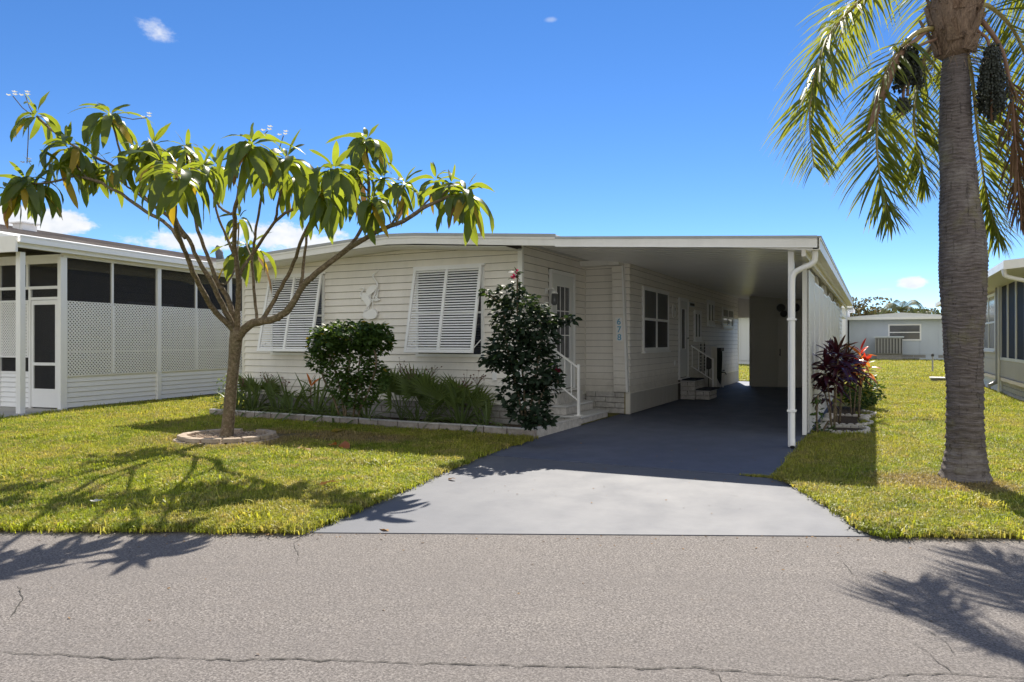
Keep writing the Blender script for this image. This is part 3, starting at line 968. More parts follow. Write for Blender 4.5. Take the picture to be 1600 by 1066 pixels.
# leaning column and box beam beside the entry
cm = MB(F_jog)
for i in range(18):
    a, b = i / 18, (i + 1) / 18
    def cc(t): return lerp(.63, .59, t), lerp(.895, .80, t), lerp(SZ + .02, 2.88, t)
    x0, x1, za = cc(a); x2, x3, zb = cc(b)
    mb = MB(F_jog); mb.prism([(x0, za + .007), (x1, za + .007), (x3, zb), (x2, zb)], 0.02, 0.125)
    mb.build('column_board', 'siding', H_)
MB(F_jog).prism([(.875, SZ + .02), (.915, SZ + .02), (.815, 2.88), (.79, 2.88)], 0.018, 0.135).build('column_edge', 'white', H_)
MB(F_jog).box(-0.07, 0.79, 0.02, 0.30, 2.885, 2.985).build('beam', 'fascia', H_)
for ch, zc in (('6', 1.80), ('7', 1.65), ('8', 1.50)):
    cu = bpy.data.curves.new('numeral', 'FONT')
    cu.body = ch; cu.size = 0.165; cu.extrude = 0.004; cu.align_x = 'CENTER'; cu.offset = 0.0015
    tmp_ = bpy.data.objects.new('t', cu); me_ = bpy.data.meshes.new_from_object(tmp_); bpy.data.objects.remove(tmp_)
    o = bpy.data.objects.new('house_numeral', me_)
    COL.objects.link(o); o.parent = H_
    o.location = (0.735 + (1.8 - zc) * .035, JY - .131, zc - .05); o.rotation_euler = (R(90), 0, 0)
    me_.materials.clear(); me_.materials.append(M['blue']); o['label'] = 'pale blue house numeral ' + ch
    MB().box(0.735 - .068 + (1.8 - zc) * .035, .735 + .068 + (1.8 - zc) * .035, JY - .1285, JY - .12, zc - .068, zc + .082).build('numeral_tile', 'white', H_)

# roof: shallow gable plus carport pan roof
RF = Fr((0, 0, 0), (1, 0, 0), (0, 1, 0))
Y0, Y1 = -0.60, 15.6
MB(RF).prism([(-6.20, 2.94), (-6.20, 3.01), (-2.75, 3.215), (-2.25, 3.235), (-1.7, 3.22), (0.86, 3.02), (0.86, 2.95), (-2.25, 3.14)], Y0 + .01, Y1).build('roof', 'roof', H_)
MB(RF).prism([(0.86, CE(.86) - .0), (4.40, CE(4.40)), (4.44, 2.75), (0.862, 2.985)], Y0 + .01, Y1).build('carport_roof', 'roof', H_)
MB(RF).prism([(0.0, CE(0) - .0), (0.86, CE(.86) - .0), (0.86, 2.985), (0.0, 3.05)], Y0 + .012, JY + .2).build('roof_slab', 'roof', H_)
# soffit of the gable
for i in range(14):
    a, b = -6.2 + i * 0.475, -6.2 + (i + 1) * 0.475 - .006
    f = lambda x: (3.045 - (-2.25 - x) * .056 if x < -2.25 else 3.045 - (x + 2.25) * .07) + .004
    if b > 0.0: b = 0.0
    MB(RF).prism([(a, f(a)), (b, f(b)), (b, f(b) + .012), (a, f(a) + .012)], Y0 + .03, -.0).build('soffit_panel', 'fascia', H_)
# carport ceiling pans
y = Y0 + 0.03
while y < Y1 - 0.05:
    w = min(0.305, Y1 - y)
    x0 = 0.04 if y < JY - .1 else SX + .02
    mb = MB()
    zz = lambda x, d: CE(x) - d
    vs = []
    for x in (x0, 4.40):
        for (yy, d) in ((y, 0.026), (y + w - .055, 0.026), (y + w - .045, 0.004), (y + w, 0.004), (y + w, -.004), (y, -.004)):
            vs.append((x, yy, zz(x, d)))
    mb.raw(vs, [tuple(range(5, -1, -1)), tuple(range(6, 12))] + [(i, (i + 1) % 6, (i + 1) % 6 + 6, i + 6) for i in range(6)])
    mb.build('ceiling_panel', 'ceiling', H_)
    y += 0.305
# fascia boards and drip edges, butted at the peak
pk = (-2.25, 3.235)
def strip(p, q, t0, t1, b0, b1, name, mat):
    MB(RF).prism([(p[0], p[1] - t1), (q[0], q[1] - t1), (q[0], q[1] - t0), (p[0], p[1] - t0)], b0, b1).build(name, mat, H_)
segs = [((-6.28, 3.005), (-2.8, 3.208)), ((-2.8, 3.208), (-2.25, 3.238)), ((-2.25, 3.238), (-1.65, 3.215)), ((-1.65, 3.215), (0.86, 3.03))]
for p, q in segs:
    strip(p, q, 0.0, 0.045, Y0 - .035, Y0 + .01, 'drip_edge', 'drip')
    strip(p, q, 0.0455, 0.078, Y0 - .028, Y0 + .01, 'fascia', 'fascia')
    strip(p, q, 0.079, 0.178, Y0 - .018, Y0 + .01, 'fascia', 'fascia')
strip((0.8605, 2.99), (4.47, 2.765), 0.0, 0.032, Y0 - .035, Y0 + .01, 'drip_edge', 'drip')
strip((0.8605, 2.99), (4.47, 2.765), 0.0325, 0.150, Y0 - .022, Y0 + .01, 'fascia', 'fascia')
strip((0.8605, 2.99), (4.47, 2.765), 0.135, 0.152, Y0 - .026, Y0 - .0225, 'fascia_lip', 'white')
# side gutter of the carport
gm = MB(Fr((4.40, 0, 0), (0, 1, 0), (1, 0, 0)))
for (b0, b1, c0, c1) in ((0.0, 0.012, 2.60, 2.735), (0.0, 0.085, 2.588, 2.60), (0.085, 0.10, 2.588, 2.742), (0.10, 0.112, 2.72, 2.742)):
    gm.box(Y0 + .012, Y1, b0, b1, c0, c1)
gm.build('gutter', 'fascia', H_)
MB(Fr((4.40, 0, 0), (0, 1, 0), (1, 0, 0))).box(Y0 + .012, Y1, -0.02, 0.115, 2.7425, 2.765).build('drip_edge', 'drip', H_)
MB(Fr((4.28, 0, 0), (0, 1, 0), (1, 0, 0))).box(Y0 + .02, Y1, 0.0, 0.05, 2.515, 2.600).build('eave_beam', 'cream_trim', H_)
lg = MB(Fr((-6.28, 0, 0), (0, 1, 0), (-1, 0, 0)))
lg.box(Y0 - .02, Y1, 0.0, 0.11, 2.84, 2.96).box(Y0 - .02, Y1, 0.085, 0.125, 2.94, 2.975)
lg.build('gutter', 'white', H_)
# posts of the carport
for (px, py) in ((4.13, -0.30),):
    MB().box(px - .038, px + .038, py - .038, py + .038, 0.026, CE(px) - .015).build('post', 'white', H_, bevel=.004)
for py in (1.08, 3.55, 6.0, 8.5, 11.0):
    MB().box(4.155, 4.215, py - .03, py + .03, 0.026, CE(4.2) - .03).build('post', 'white', H_)
# downspout: drops from the gutter, swings back to the post, runs down it
dp = MB()
pa = smooth_path([(4.43, -.46, 2.60), (4.43, -.46, 2.50), (4.40, -.455, 2.43), (4.27, -.43, 2.375), (4.19, -.41, 2.33), (4.155, -.405, 2.26), (4.15, -.40, 2.12)], 3) + [Vector((4.15, -.40, .16)), Vector((4.155, -.415, .10)), Vector((4.16, -.455, .045))]
dp.tube(pa, .038, 10)
d_ = dp.build('downspout', 'white', H_, smooth=True)
MB().tube([(4.16, -.453, .047), (4.1605, -.462, .040)], .030, 10).build('outlet_mouth', 'black', d_)
for zc in (.5, 1.7):
    MB().box(4.09, 4.20, -.445, -.335, zc, zc + .025).build('strap', 'white', d_)
# lattice screens on the carport side
FL = Fr((4.20, 0, 0), (0, 1, 0), (1, 0, 0))
y = 1.14
tops = [2.50, 2.40, 2.42, 2.36, 2.40, 2.36, 2.40, 2.36, 2.38, 2.36]
for i in range(9):
    lattice(H_, FL, y, y + 1.20, 0.05, tops[i], 0.060, 0.022, 0.022)
    y += 1.22
    MB(FL).box(y - .035, y + .002, 0.0, 0.021, 0.03, 2.52).build('batten', 'white', H_)
# storage room closing the carport
F_shed = Fr((1.66, 13.05, 0), (1, 0, 0), (0, -1, 0))
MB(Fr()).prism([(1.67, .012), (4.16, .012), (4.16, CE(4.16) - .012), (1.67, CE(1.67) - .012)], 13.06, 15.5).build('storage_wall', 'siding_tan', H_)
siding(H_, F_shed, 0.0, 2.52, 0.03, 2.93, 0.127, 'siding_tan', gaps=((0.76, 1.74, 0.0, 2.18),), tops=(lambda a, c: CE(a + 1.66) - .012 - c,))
MB(F_shed).box(-0.04, 0.03, 0.0, 0.028, 0.03, 2.84).build('corner_trim', 'siding_tan', H_)
siding(H_, Fr((4.165, 12.2, 0), (0, 1, 0), (1, 0, 0)), 0.0, 3.3, 0.03, 2.60, 0.127, 'siding', )
sd = MB(F_shed).box(0.82, 1.70, 0.0, 0.035, 0.03, 2.12).build('storage_door', 'shed_door', H_)
MB(F_shed).box(0.76, 0.818, 0.0, 0.05, 0.03, 2.18).box(1.702, 1.76, 0.0, 0.05, 0.03, 2.18).box(0.819, 1.701, 0.0, 0.05, 2.123, 2.18).build('door_frame', 'siding_tan', sd)
MB(F_shed).box(0.86, 0.885, 0.036, 0.045, 0.98, 1.20).tube([F_shed(.872, .04, 1.02), F_shed(.872, .085, 1.02)], .02, 8).build('door_handle', 'black', sd)
# end panel above the passage
MB(Fr()).prism([(SX + .03, 2.24), (1.665, 2.24), (1.665, CE(1.665) - .008), (SX + .03, CE(SX + .03) - .008)], 15.28, 15.33).build('end_panel', 'siding', H_)
MB().box(SX, SX + .028, 15.25, 15.31, 0.03, CE(SX) - .03).build('corner_trim', 'cream_trim', H_)

# Bahama shutters hinged at the top in front of the two front windows
def bahama(x0, x1):
    window(H_, F_front, x0 + .02, x1 + .02, 1.16, 2.66, 1, 2, .05, ('white', 'glass', 'glass'), sill=False, dep=.045)
    top, bot, out = 2.70, 1.235, 0.36
    U = Vector((1, 0, 0)); T = Vector((0, -.055, top)); B = Vector((0, -out, bot))
    dn = (B - T); Ls = dn.length; dn.normalize(); nn = U.cross(dn).normalized()
    if nn.y > 0: nn = -nn
    class SF:
        def __call__(s, a, b, c): return Vector((x0 + a, 0, 0)) + T + nn * b + dn * c
    sf = SF(); W = x1 - x0
    fr_ = MB(sf)
    fr_.box(0, W, -.018, .018, 0, .055).box(0, W, -.018, .018, Ls - .055, Ls)
    fr_.box(0, .05, -.017, .017, .055, Ls - .055).box(W - .05, W, -.017, .017, .055, Ls - .055)
    fr_.box(W / 2 - .025, W / 2 + .025, -.017, .017, .055, Ls - .055)
    s_ = fr_.build('shutter', 'shutter', H_)
    n = 31
    for i in range(n):
        c = .055 + (Ls - .11) * (i + .5) / n
        for a0, a1 in ((.05, W / 2 - .025), (W / 2 + .025, W - .05)):
            m2 = MB()
            h = .0145; thk = .0035
            q = [(-.012, -h), (-.012 + thk * 1.6, -h), (.013, h), (.013 - thk * 1.6, h)]
            vs = [sf(a, b, c + d) for a in (a0, a1) for b, d in q]
            m2.raw(vs, [(0, 1, 2, 3), (7, 6, 5, 4)] + [(k, (k + 1) % 4, (k + 1) % 4 + 4, k + 4) for k in range(4)])
            m2.build('slat', 'shutter', s_)
    MB(F_front).box(x0 - .03, x1 + .04, .0, .05, top - .01, top + .025).build('hinge_rail', 'white', s_)
    for a in (x0 + .03, x1 - .03):
        MB().bar((a, -.05, 1.45), (a, -out + .03, bot + .06), .012, .012).build('support_arm', 'white', s_)
bahama(-2.056, -0.700)
bahama(-5.469, -4.125)
# cap at the window sides
# entry door in the recess
def plain_door(fr, s0, s1, z0, z1, g0, g1, gz0, gz1, gl, grid=0, knob=True, kside=1):
    d = MB(fr)
    d.box(s0, g0, .0, .035, z0, z1).box(g1, s1, .0, .035, z0, z1).box(g0, g1, .0, .035, z0, gz0).box(g0, g1, .0, .035, gz1, z1)
    dd = d.build('door', 'door', H_)
    MB(fr).box(g0, g1, .004, .016, gz0, gz1).build('pane', gl, dd)
    f = MB(fr)
    f.box(s0 - .06, s0 - .002, .0, .052, z0 - .02, z1 + .07).box(s1 + .002, s1 + .06, .0, .052, z0 - .02, z1 + .07).box(s0 - .001, s1 + .001, .0, .052, z1 + .002, z1 + .07)
    f.build('door_frame', 'white', dd)
    for i in range(grid):
        a = lerp(g0, g1, (i + 1) / (grid + 1))
        MB(fr).box(a - .009, a + .009, .017, .024, gz0, gz1).build('muntin', 'white', dd)
    if grid:
        for t in (.34, .68):
            c = lerp(gz1, gz0, t)
            MB(fr).box(g0, g1, .0165, .0235, c - .009, c + .009).build('muntin', 'white', dd)
    e = .018
    MB(fr).box(g0 - e, g0, .0355, .045, gz0 - e, gz1 + e).box(g1, g1 + e, .0355, .045, gz0 - e, gz1 + e).box(g0, g1, .0355, .045, gz0 - e, gz0).box(g0, g1, .0355, .045, gz1, gz1 + e).build('glass_trim', 'white', dd)
    if knob:
        a = s1 - .07 if kside > 0 else s0 + .07
        MB(fr).tube([fr(a, .035, z0 + .95), fr(a, .085, z0 + .95)], [.012, .026], 8).build('door_handle', 'steel', dd)
    MB(fr).box(s0 - .05, s1 + .05, .0, .085, z0 - .055, z0 - .021).build('threshold', 'white', dd)
plain_door(F_side0, 1.16, 2.18, .565, 2.63, 1.36, 1.99, 1.12, 2.42, 'curtain', grid=2, kside=-1)
plain_door(F_side1, P1(6.80), P1(7.62), .555, 2.42, P1(6.98), P1(7.38), 1.25, 2.22, 'glass', grid=0)
# carport side windows
window(H_, F_side1, P1(3.72), P1(5.75), 1.22, 2.55, 2, 2, .075)
window(H_, F_side1, P1(8.40), P1(9.20), 1.45, 2.25, 2, 1, .10)
window(H_, F_side1, P1(10.08), P1(11.0), 1.90, 2.60, 2, 1, .12)
window(H_, F_side1, P1(12.3), P1(14.2), 1.86, 2.50, 2, 2, .08)
MB(F_side1).box(P1(11.05), P1(12.25), 0, .26, 2.03, 2.06).box(P1(11.05), P1(12.25), .24, .262, 1.97, 2.029).build('shelf_awning', 'white', H_)
MB(F_side1).box(P1(6.33), P1(6.42), 0, .03, .86, .98).build('outlet_box', 'white', H_)
MB(F_side0).box(.22, .31, 0, .03, .9, 1.02).build('outlet_box', 'white', H_)
MB(F_front).box(-.52, -.44, 0, .035, .78, .92).build('outlet_box', 'white', H_)
# steps: entry steps in the recess and carport side steps, both with real blocks
st = thing('entry_steps', 'white block steps with iron handrail below the recessed front door', 'steps', (.4, 1.5, .026))
def step_run(parent, x0, x1, y0, y1, z0, z1, front, bmat='block', cap='tread', capt=.035):
    MB().box(x0, x1 - .07, y0 + .07, y1 - .07, z0, z1 - .04).build('fill', bmat, parent)
    fy = Fr((x1 - .07, 0, 0), (0, 1, 0), (1, 0, 0))
    blocks(fy, y0, y1, z0, z1 - capt, .36, .11, bmat, .068, parent)
    fx = Fr((0, y0 + .07, 0), (1, 0, 0), (0, -1, 0))
    blocks(fx, x0, x1 - .075, z0, z1 - capt, .36, .11, bmat, .068, parent)
    fb = Fr((0, y1 - .07, 0), (1, 0, 0), (0, 1, 0))
    blocks(fb, x0, x1 - .075, z0, z1 - capt, .36, .11, bmat, .068, parent)
    return MB().box(x0, x1 + .012, y0 - .012, y1 + .012, z1 - capt + .001, z1).build('tread', cap, parent, bevel=.006)
step_run(st, .03, .71, .86, 2.20, .026, .155, 1)
step_run(st, .03, .40, .92, 2.24, .156, .32, 1)
MB().box(.03, .20, 1.0, 2.26, .321, .50).build('landing', 'block', st, bevel=.005)
rl = MB()
rl.bar((.60, 1.0, .155), (.60, 1.0, 1.03), .042, .042, (1, 0, 0)).box(.54, .66, .94, 1.06, .156, .168)
rl.build('rail_post', 'white', st)
MB().bar((.585, 1.0, .985), (.06, .98, 1.34), .032, .03).build('handrail', 'white', st)
MB().bar((.585, 1.0, .42), (.06, .98, .80), .026, .024).build('handrail', 'white', st)
for t in (.22, .45, .68, .9):
    x = lerp(.585, .06, t); 
    MB().bar((x, lerp(1.0, .98, t), lerp(.43, .81, t)), (x, lerp(1.0, .98, t), lerp(.975, 1.33, t)), .018, .018, (1, 0, 0)).build('baluster', 'white', st)
s2 = thing('side_steps', 'block steps with dark mats below the carport side door', 'steps', (1.2, 7.3, .026))
step_run(s2, SX + .03, 1.28, 6.85, 7.75, .026, .485, 1, capt=.03)
step_run(s2, 1.285, 1.60, 6.95, 7.9, .026, .25, 1, capt=.03)
for (x0, x1, y0, y1, z, lb) in ((SX + .05, 1.31, 6.80, 7.78, .486, 'dark rubber mat on the upper carport step'), (1.22 + .07, 1.66, 6.90, 7.98, .251, 'dark rubber mat on the lower carport step')):
    m_ = MB().box(x0, x1, y0, y1, z, z + .028).build('step_mat', 'mat', bevel=.006)
    tag(m_, lb, 'mat', 'mats on the carport steps')
r2 = MB()
r2.bar((1.50, 7.93, .28), (1.50, 7.93, 1.0), .035, .035, (1, 0, 0))
r2.build('rail_post', 'white', s2)
MB().bar((1.50, 7.93, .97), (.95, 7.93, 1.32), .028, .028).build('handrail', 'white', s2)
MB().bar((1.50, 7.93, .45), (.95, 7.93, .80), .022, .022).build('handrail', 'white', s2)
for t in (.33, .66, .95):
    x = lerp(1.5, .95, t)
    MB().bar((x, 7.93, lerp(.46, .81, t)), (x, 7.93, lerp(.96, 1.31, t)), .016, .016, (1, 0, 0)).build('baluster', 'white', s2)
# wall things
lamp = thing('wall_lantern', 'white down facing lantern beside the recessed front door', 'lamp', (.0, .93, 2.2))
MB().tube([(.022, .93, 2.30), (.035, .93, 2.30)], .055, 12).build('backplate', 'white', lamp)
MB().tube(smooth_path([(.035, .93, 2.30), (.09, .93, 2.35), (.15, .93, 2.35), (.18, .93, 2.30)], 3), .012, 8).build('arm', 'white', lamp, smooth=True)
MB().tube([(.18, .93, 2.31), (.18, .93, 2.27), (.18, .93, 2.25)], [.02, .05, .06], 10).build('cap', 'white', lamp, smooth=True)
MB().tube([(.18, .93, 2.25), (.18, .93, 2.08), (.18, .93, 2.05)], [.05, .058, .03], 10).build('shade', 'glass_top', lamp, smooth=True)
ck = thing('wall_clock', 'round white wall clock between the carport window and side door', 'clock', (SX + .02, 6.25, 2.14))
cf = Fr((SX + .015, 6.25, 2.14), (0, 1, 0), (1, 0, 0))
MB().tube([cf(0, 0, 0), cf(0, .035, 0)], .17, 28).build('face', 'white', ck)
MB().tube([cf(math.cos(t * .3) * .165, .035, math.sin(t * .3) * .165) for t in range(22)], .012, 6).build('rim', 'shed_door', ck, smooth=True)
MB().bar(cf(0, .038, 0), cf(.06, .038, .07), .008, .004, (1, 0, 0)).bar(cf(0, .038, 0), cf(-.03, .038, .11), .007, .004, (1, 0, 0)).build('hand', 'black', ck)
sg = MB(F_side1).box(P1(7.86), P1(8.42), .0, .03, 2.32, 2.43).build('sign', 'bluegrey')
tag(sg, 'small dark slatted plaque beside the top of the carport side door', 'sign')
for i in range(6):
    a = P1(7.90) + i * .085
    MB(F_side1).box(a, a + .06, .031, .037, 2.345, 2.405).build('raised_mark', 'black', sg)
# meter cabinet, hose and spigot
cb = thing('utility_cabinet', 'tall pale grey utility cabinet on the carport wall', 'cabinet', (SX + .1, 10.1, .4))
MB(F_side1).box(P1(9.72), P1(10.5), .02, .20, .04, 1.32).build('body', 'skirt', cb, bevel=.006)
MB(F_side1).box(P1(9.76), P1(10.46), .2005, .212, .10, 1.28).build('door', 'cream_trim', cb)
for j, yy in enumerate((9.15, 9.62)):
    t_ = thing('hanging_chain', ('nearer' if j == 0 else 'farther') + ' of two hanging dark bead chains on the carport wall', 'wall ornament', (SX + .05, yy, 1.4), 'bead chains on the carport wall')
    for i in range(9):
        MB(F_side1).box(P1(yy) - .022, P1(yy) + .022, .025, .05, .62 + i * .085, .62 + i * .085 + .055).build('bead', 'black', t_)
    MB(F_side1).tube([F_side1(P1(yy), .037, .6), F_side1(P1(yy), .037, 1.4)], .005, 5).build('cord', 'black', t_)
lan = thing('hanging_lantern', 'black lantern hanging beside the side step railing', 'lantern', (1.25, 8.6, .75))
MB().tube([(1.25, 8.6, .70), (1.25, 8.6, .74), (1.25, 8.6, .98), (1.25, 8.6, 1.02)], [.05, .085, .085, .03], 8).build('body', 'black', lan)
MB().tube([(1.25, 8.6, .03), (1.25, 8.6, .70)], .012, 6).build('stand', 'black', lan)
hs = thing('garden_hose', 'dark garden hose hung in loops on a carport wall hanger', 'hose', (SX + .12, 11.2, .6))
hk = MB()
for i in range(5):
    o_ = .02 * i
    hk.tube(smooth_path([(SX + .10 + o_, 11.0, 1.18), (SX + .10 + o_, 10.93 - o_, 1.05), (SX + .11 + o_, 11.0, .42 - o_ * 2), (SX + .11 + o_, 11.15, .36 - o_ * 2), (SX + .10 + o_, 11.28, .45), (SX + .10 + o_, 11.32 + o_, 1.05), (SX + .10 + o_, 11.2, 1.2), (SX + .10 + o_, 11.0, 1.18)], 4), .013, 6)
hk.build('coil', 'plastic_hose', hs, smooth=True, recalc=False)
MB(F_side1).box(P1(10.9), P1(11.4), .02, .24, 1.14, 1.24).build('hanger', 'black', hs)
spg = thing('wall_spigot', 'black garden tap and pipe stub low on the far carport wall', 'tap', (SX + .1, 12.0, .3))
MB().tube([(SX + .02, 12.0, .48), (SX + .16, 12.0, .48), (SX + .2, 12.0, .42)], .018, 8).build('spout', 'black', spg)
MB().tube([(SX + .12, 11.88, .54), (SX + .12, 12.12, .54)], .02, 8).build('handle', 'black', spg)
MB().tube([(SX + .1, 12.0, .03), (SX + .1, 12.0, .47)], .02, 8).build('pipe', 'white', spg)
for j, (x, z, r_, lb) in enumerate(((2.56, 2.46, .13, 'upper left of the dark round discs above the storage door'), (2.64, 2.28, .11, 'lowest of the dark round discs above the storage door'), (2.98, 2.46, .13, 'rightmost of the dark round discs above the storage door'))):
    yf = 13.02
    w_ = thing('wall_disc', lb, 'wall ornament', (x, yf, z), 'round dark discs on the storage wall')
    MB().tube([(x, yf, z), (x, yf - .03, z), (x, yf - .05, z)], [r_, r_, r_ * .7], 18).build('disc', 'black', w_)
    MB().tube([(x + math.cos(t * .35) * r_, yf - .035, z + math.sin(t * .35) * r_) for t in range(19)], .01, 6).build('rim', 'steel', w_)

# heron ornament on the front wall
ho = thing('heron_ornament', 'white wall ornament of two herons on a rock', 'wall ornament', (-2.98, -.03, 1.84))
def hp(px, py):     # local metres: 1 unit of the ornament drawing = 1 photo pixel about 0.0118 m
    return ((px - 582) * .0122 - 2.985, -.045, 2.70 - (py - 423) * .01155)
def ht(pts, rad, name='heron_part', flat=.5):
    m_ = MB()
    m_.tube(smooth_path([hp(*p) for p in pts], 4), [x * .0118 for x in rad for _ in range(4)][:(len(pts) - 1) * 4 + 1], 8)
    for v in m_.v:
        v.y = -.045 + (v.y + .045) * flat
    return m_
def hpoly(pts, y0=.030, y1=.058):
    m_ = MB(Fr((0, 0, 0), (1, 0, 0), (0, -1, 0)))
    q = [hp(*p) for p in pts]
    m_.prism([(v[0], v[2]) for v in q], y0, y1)
    return m_
def plate(pts, name, y0=.030, y1=.056):
    hpoly(pts, y0, y1).build(name, 'white', ho, bevel=.003)
# upper heron: body, then neck with beak
plate([(588, 446), (592, 448), (592, 452), (587, 456), (580, 460), (572, 464), (564, 470), (563, 468), (570, 460), (573, 453), (578, 448), (583, 446)], 'heron_body')
ht([(595, 422), (590, 426), (586, 428), (584, 432), (587, 437), (591, 442), (592, 448), (588, 453)], (.4, .8, 1.5, 1.3, 1.3, 1.6, 2.2, 2.6), flat=.6).build('heron_neck', 'white', ho, smooth=True)
plate([(565, 458), (570, 457), (575, 461), (579, 467), (581, 473), (578, 477), (575, 480), (571, 474), (566, 469), (563, 463)], 'heron_body', .032, .062)
ht([(557, 451), (562, 449.5), (566, 449.5), (567, 452), (563, 456), (561, 460), (564, 465)], (.4, .8, 1.5, 1.2, 1.3, 1.5, 2.0), flat=.6).build('heron_neck', 'white', ho, smooth=True)
for pts in ([(583, 457), (579, 464), (584, 472), (583, 485)], [(578, 460), (577, 466), (582, 472)], [(574, 478), (572, 484), (572, 490)], [(577, 478), (575, 485), (574, 490)], [(570, 484), (567, 490), (564, 494)]):
    ht(pts, (1.0, .8, .9, .8), flat=.8).build('leg', 'white', ho, smooth=True)
for pts in ([(592, 449), (589, 458), (584, 468)], [(594, 452), (592, 462), (587, 471)], [(587, 462), (592, 467), (597, 469)], [(578, 468), (586, 469), (594, 470)]):
    ht(pts, (.9, 1.5, .8, .5), flat=.6).build('plume', 'white', ho, smooth=True)
plate([(568, 496), (566, 492), (570, 488), (576, 486), (580, 483), (587, 483), (592, 487), (593, 492), (590, 497), (582, 499), (574, 499)], 'rock', .026, .07)
# owl shaped bird on the gutter corner
ow = thing('owl_figure', 'small slate grey bird figure perched on the left roof corner', 'garden figure', (-6.29, -.5, 2.985))
ob = MB(); ob.tube([(-6.33, -.5, 2.985), (-6.33, -.5, 3.05), (-6.34, -.5, 3.16), (-6.35, -.5, 3.22), (-6.36, -.5, 3.24)], [.035, .065, .075, .05, .03], 12)
ob.build('body', 'bluegrey_dark', ow, smooth=True)
oh = MB(); oh.ball((-6.37, -.505, 3.27), .042, 10, 8); oh.build('head', 'bluegrey_dark', ow, smooth=True)
MB().tube([(-6.40, -.515, 3.268), (-6.435, -.52, 3.262)], [.012, .003], 6).build('beak', 'black', ow)
MB().tube([(-6.28, -.49, 3.10), (-6.245, -.485, 3.03)], [.035, .02], 8).build('tail', 'bluegrey_dark', ow)

# ---------------------------------------------------------------- front bed edging
eb = thing('bed_edging', 'low block border with pale caps along the front planting bed', 'garden edging', (-2.7, -.95, 0))
pts = [Vector((-6.10, -.90, 0)), Vector((.665, -1.0, 0)), Vector((.665, .84, 0))]
for i in range(2):
    p, q = pts[i], pts[i + 1]
    L_ = (q - p).length; n = int(round(L_ / .39)); u = (q - p).normalized()
    v = Vector((u.y, -u.x, 0))
    f = Fr(p, u, v)
    for j in range(n):
        a, b = L_ * j / n, L_ * (j + 1) / n
        e = rnd.uniform(-.006, .006)
        if i == 0 and j == n - 1: b += .05
        if i == 1 and j == 0: a += .06
        MB(f).box(a + .008, b - .008, -.05 + e, .05 + e, .0, .132 + e * .4).build('block', 'edge_block' if i == 0 else 'block', eb, bevel=.007)
        MB(f).box(a + .006, b - .006, -.052 + e, .053 + e, .1335 + e * .4, .150 + e * .4).build('cap', 'edge_cap', eb, bevel=.005)
for a in (0, 1):
    MB(Fr((-6.10, -.85 + a * .40, 0), (0, 1, 0), (-1, 0, 0))).box(.0, .38, -.05, .05, 0, .09).build('block', 'edge_block', eb, bevel=.006)

# ---------------------------------------------------------------- left neighbour with screened porch
nb = thing('neighbour_porch_house', 'white neighbouring home with a screened and latticed side porch', 'house', (-9.65, -1.54, 0))
dU = Vector((-.1406, .9901, 0)); dV = Vector((.9901, .1406, 0))
A_ = Fr((-9.65, -1.54, 0), dU, dV)
B_ = Fr((-9.65, -1.54, 0), -dV, -dU)
PL = 7.2
MB(A_).box(-1.3, PL, -3.5, .0, -.05, .045).build('porch_floor', 'patio', nb)
patio = MB(A_).box(-1.55, -.02, -4.0, .35, -.08, .040).build('patio', 'patio')
tag(patio, 'plain concrete slab in front of the neighbouring porch', kind='structure')
siding(nb, A_, .06, PL, .06, .68, .104, 'white', lap=.016)
bays = [(0, 'w'), (1.20, 't'), (2.48, 'm'), (3.70, 't'), (4.91, 'm'), (6.1, 't'), (7.2, 'm')]
for s_, k_ in bays:
    w = {'w': .075, 't': .028, 'm': .058}[k_]
    MB(A_).box(s_ - w, s_ + w, -.04, .05 if k_ != 't' else .022, .04 if k_ != 't' else .68, 3.14).build('porch_post', 'white', nb, bevel=.004)
MB(A_).box(.0, PL, -.04, .018, .683, .73).build('rail', 'white', nb)
MB(A_).box(.0, PL, -.05, .045, 3.141, 3.22).build('header', 'fascia', nb)
for i in range(len(bays) - 1):
    a, b = bays[i][0] + .03, bays[i + 1][0] - .03
    MB(A_).box(a, b, -.012, -.008, .73, 3.14).build('screen', 'screen', nb)
for a, b in ((.075, 2.42), (2.54, 4.85), (4.97, 7.14)):
    lattice(nb, A_, a, b, .70, 2.26, .078, .027, .026, border=False)
for s_ in (1.2, 3.7, 6.1):
    MB(A_).box(s_ - .03, s_ + .03, .041, .047, .73, 2.2).build('batten', 'white', nb)
MB(A_).box(0.05, PL, -.008, .012, 1.20, 1.225).build('rail', 'white', nb)
# door wall
MB(B_).box(-.0, 1.75, -.04, .03, 2.50, 2.56).build('rail', 'white', nb)
MB(B_).box(-.0, 4.0, -.04, .04, 3.02, 3.2).build('header', 'fascia', nb)
MB(B_).box(.92, .97, -.03, .025, 2.56, 3.02).build('mullion', 'white', nb)
MB(B_).box(1.72, 1.80, -.04, .04, .04, 3.02).build('porch_post', 'white', nb)
MB(B_).box(.84, .90, -.03, .03, .04, 2.50).build('porch_post', 'white', nb)
MB(B_).box(.10, .84, -.03, .02, 2.28, 2.335).build('door_head', 'white', nb)
MB(B_).box(.10, 1.72, -.012, -.008, 2.335, 3.02).build('screen', 'screen', nb)
dr = MB(B_).box(.10, .17, -.02, .02, .07, 2.27).box(.77, .83, -.02, .02, .07, 2.27).box(.17, .77, -.02, .02, 2.18, 2.27).box(.17, .77, -.02, .02, .93, .99).box(.17, .77, -.02, .02, .07, .45).build('screen_door', 'white', nb)
MB(B_).box(.17, .77, -.006, -.002, .99, 2.18).build('screen', 'screen', dr)
MB(B_).box(.17, .77, -.006, -.002, .45, .93).build('screen', 'screen', dr)
lattice(nb, B_, .90, 1.72, 1.09, 2.28, .066, .024, .02)
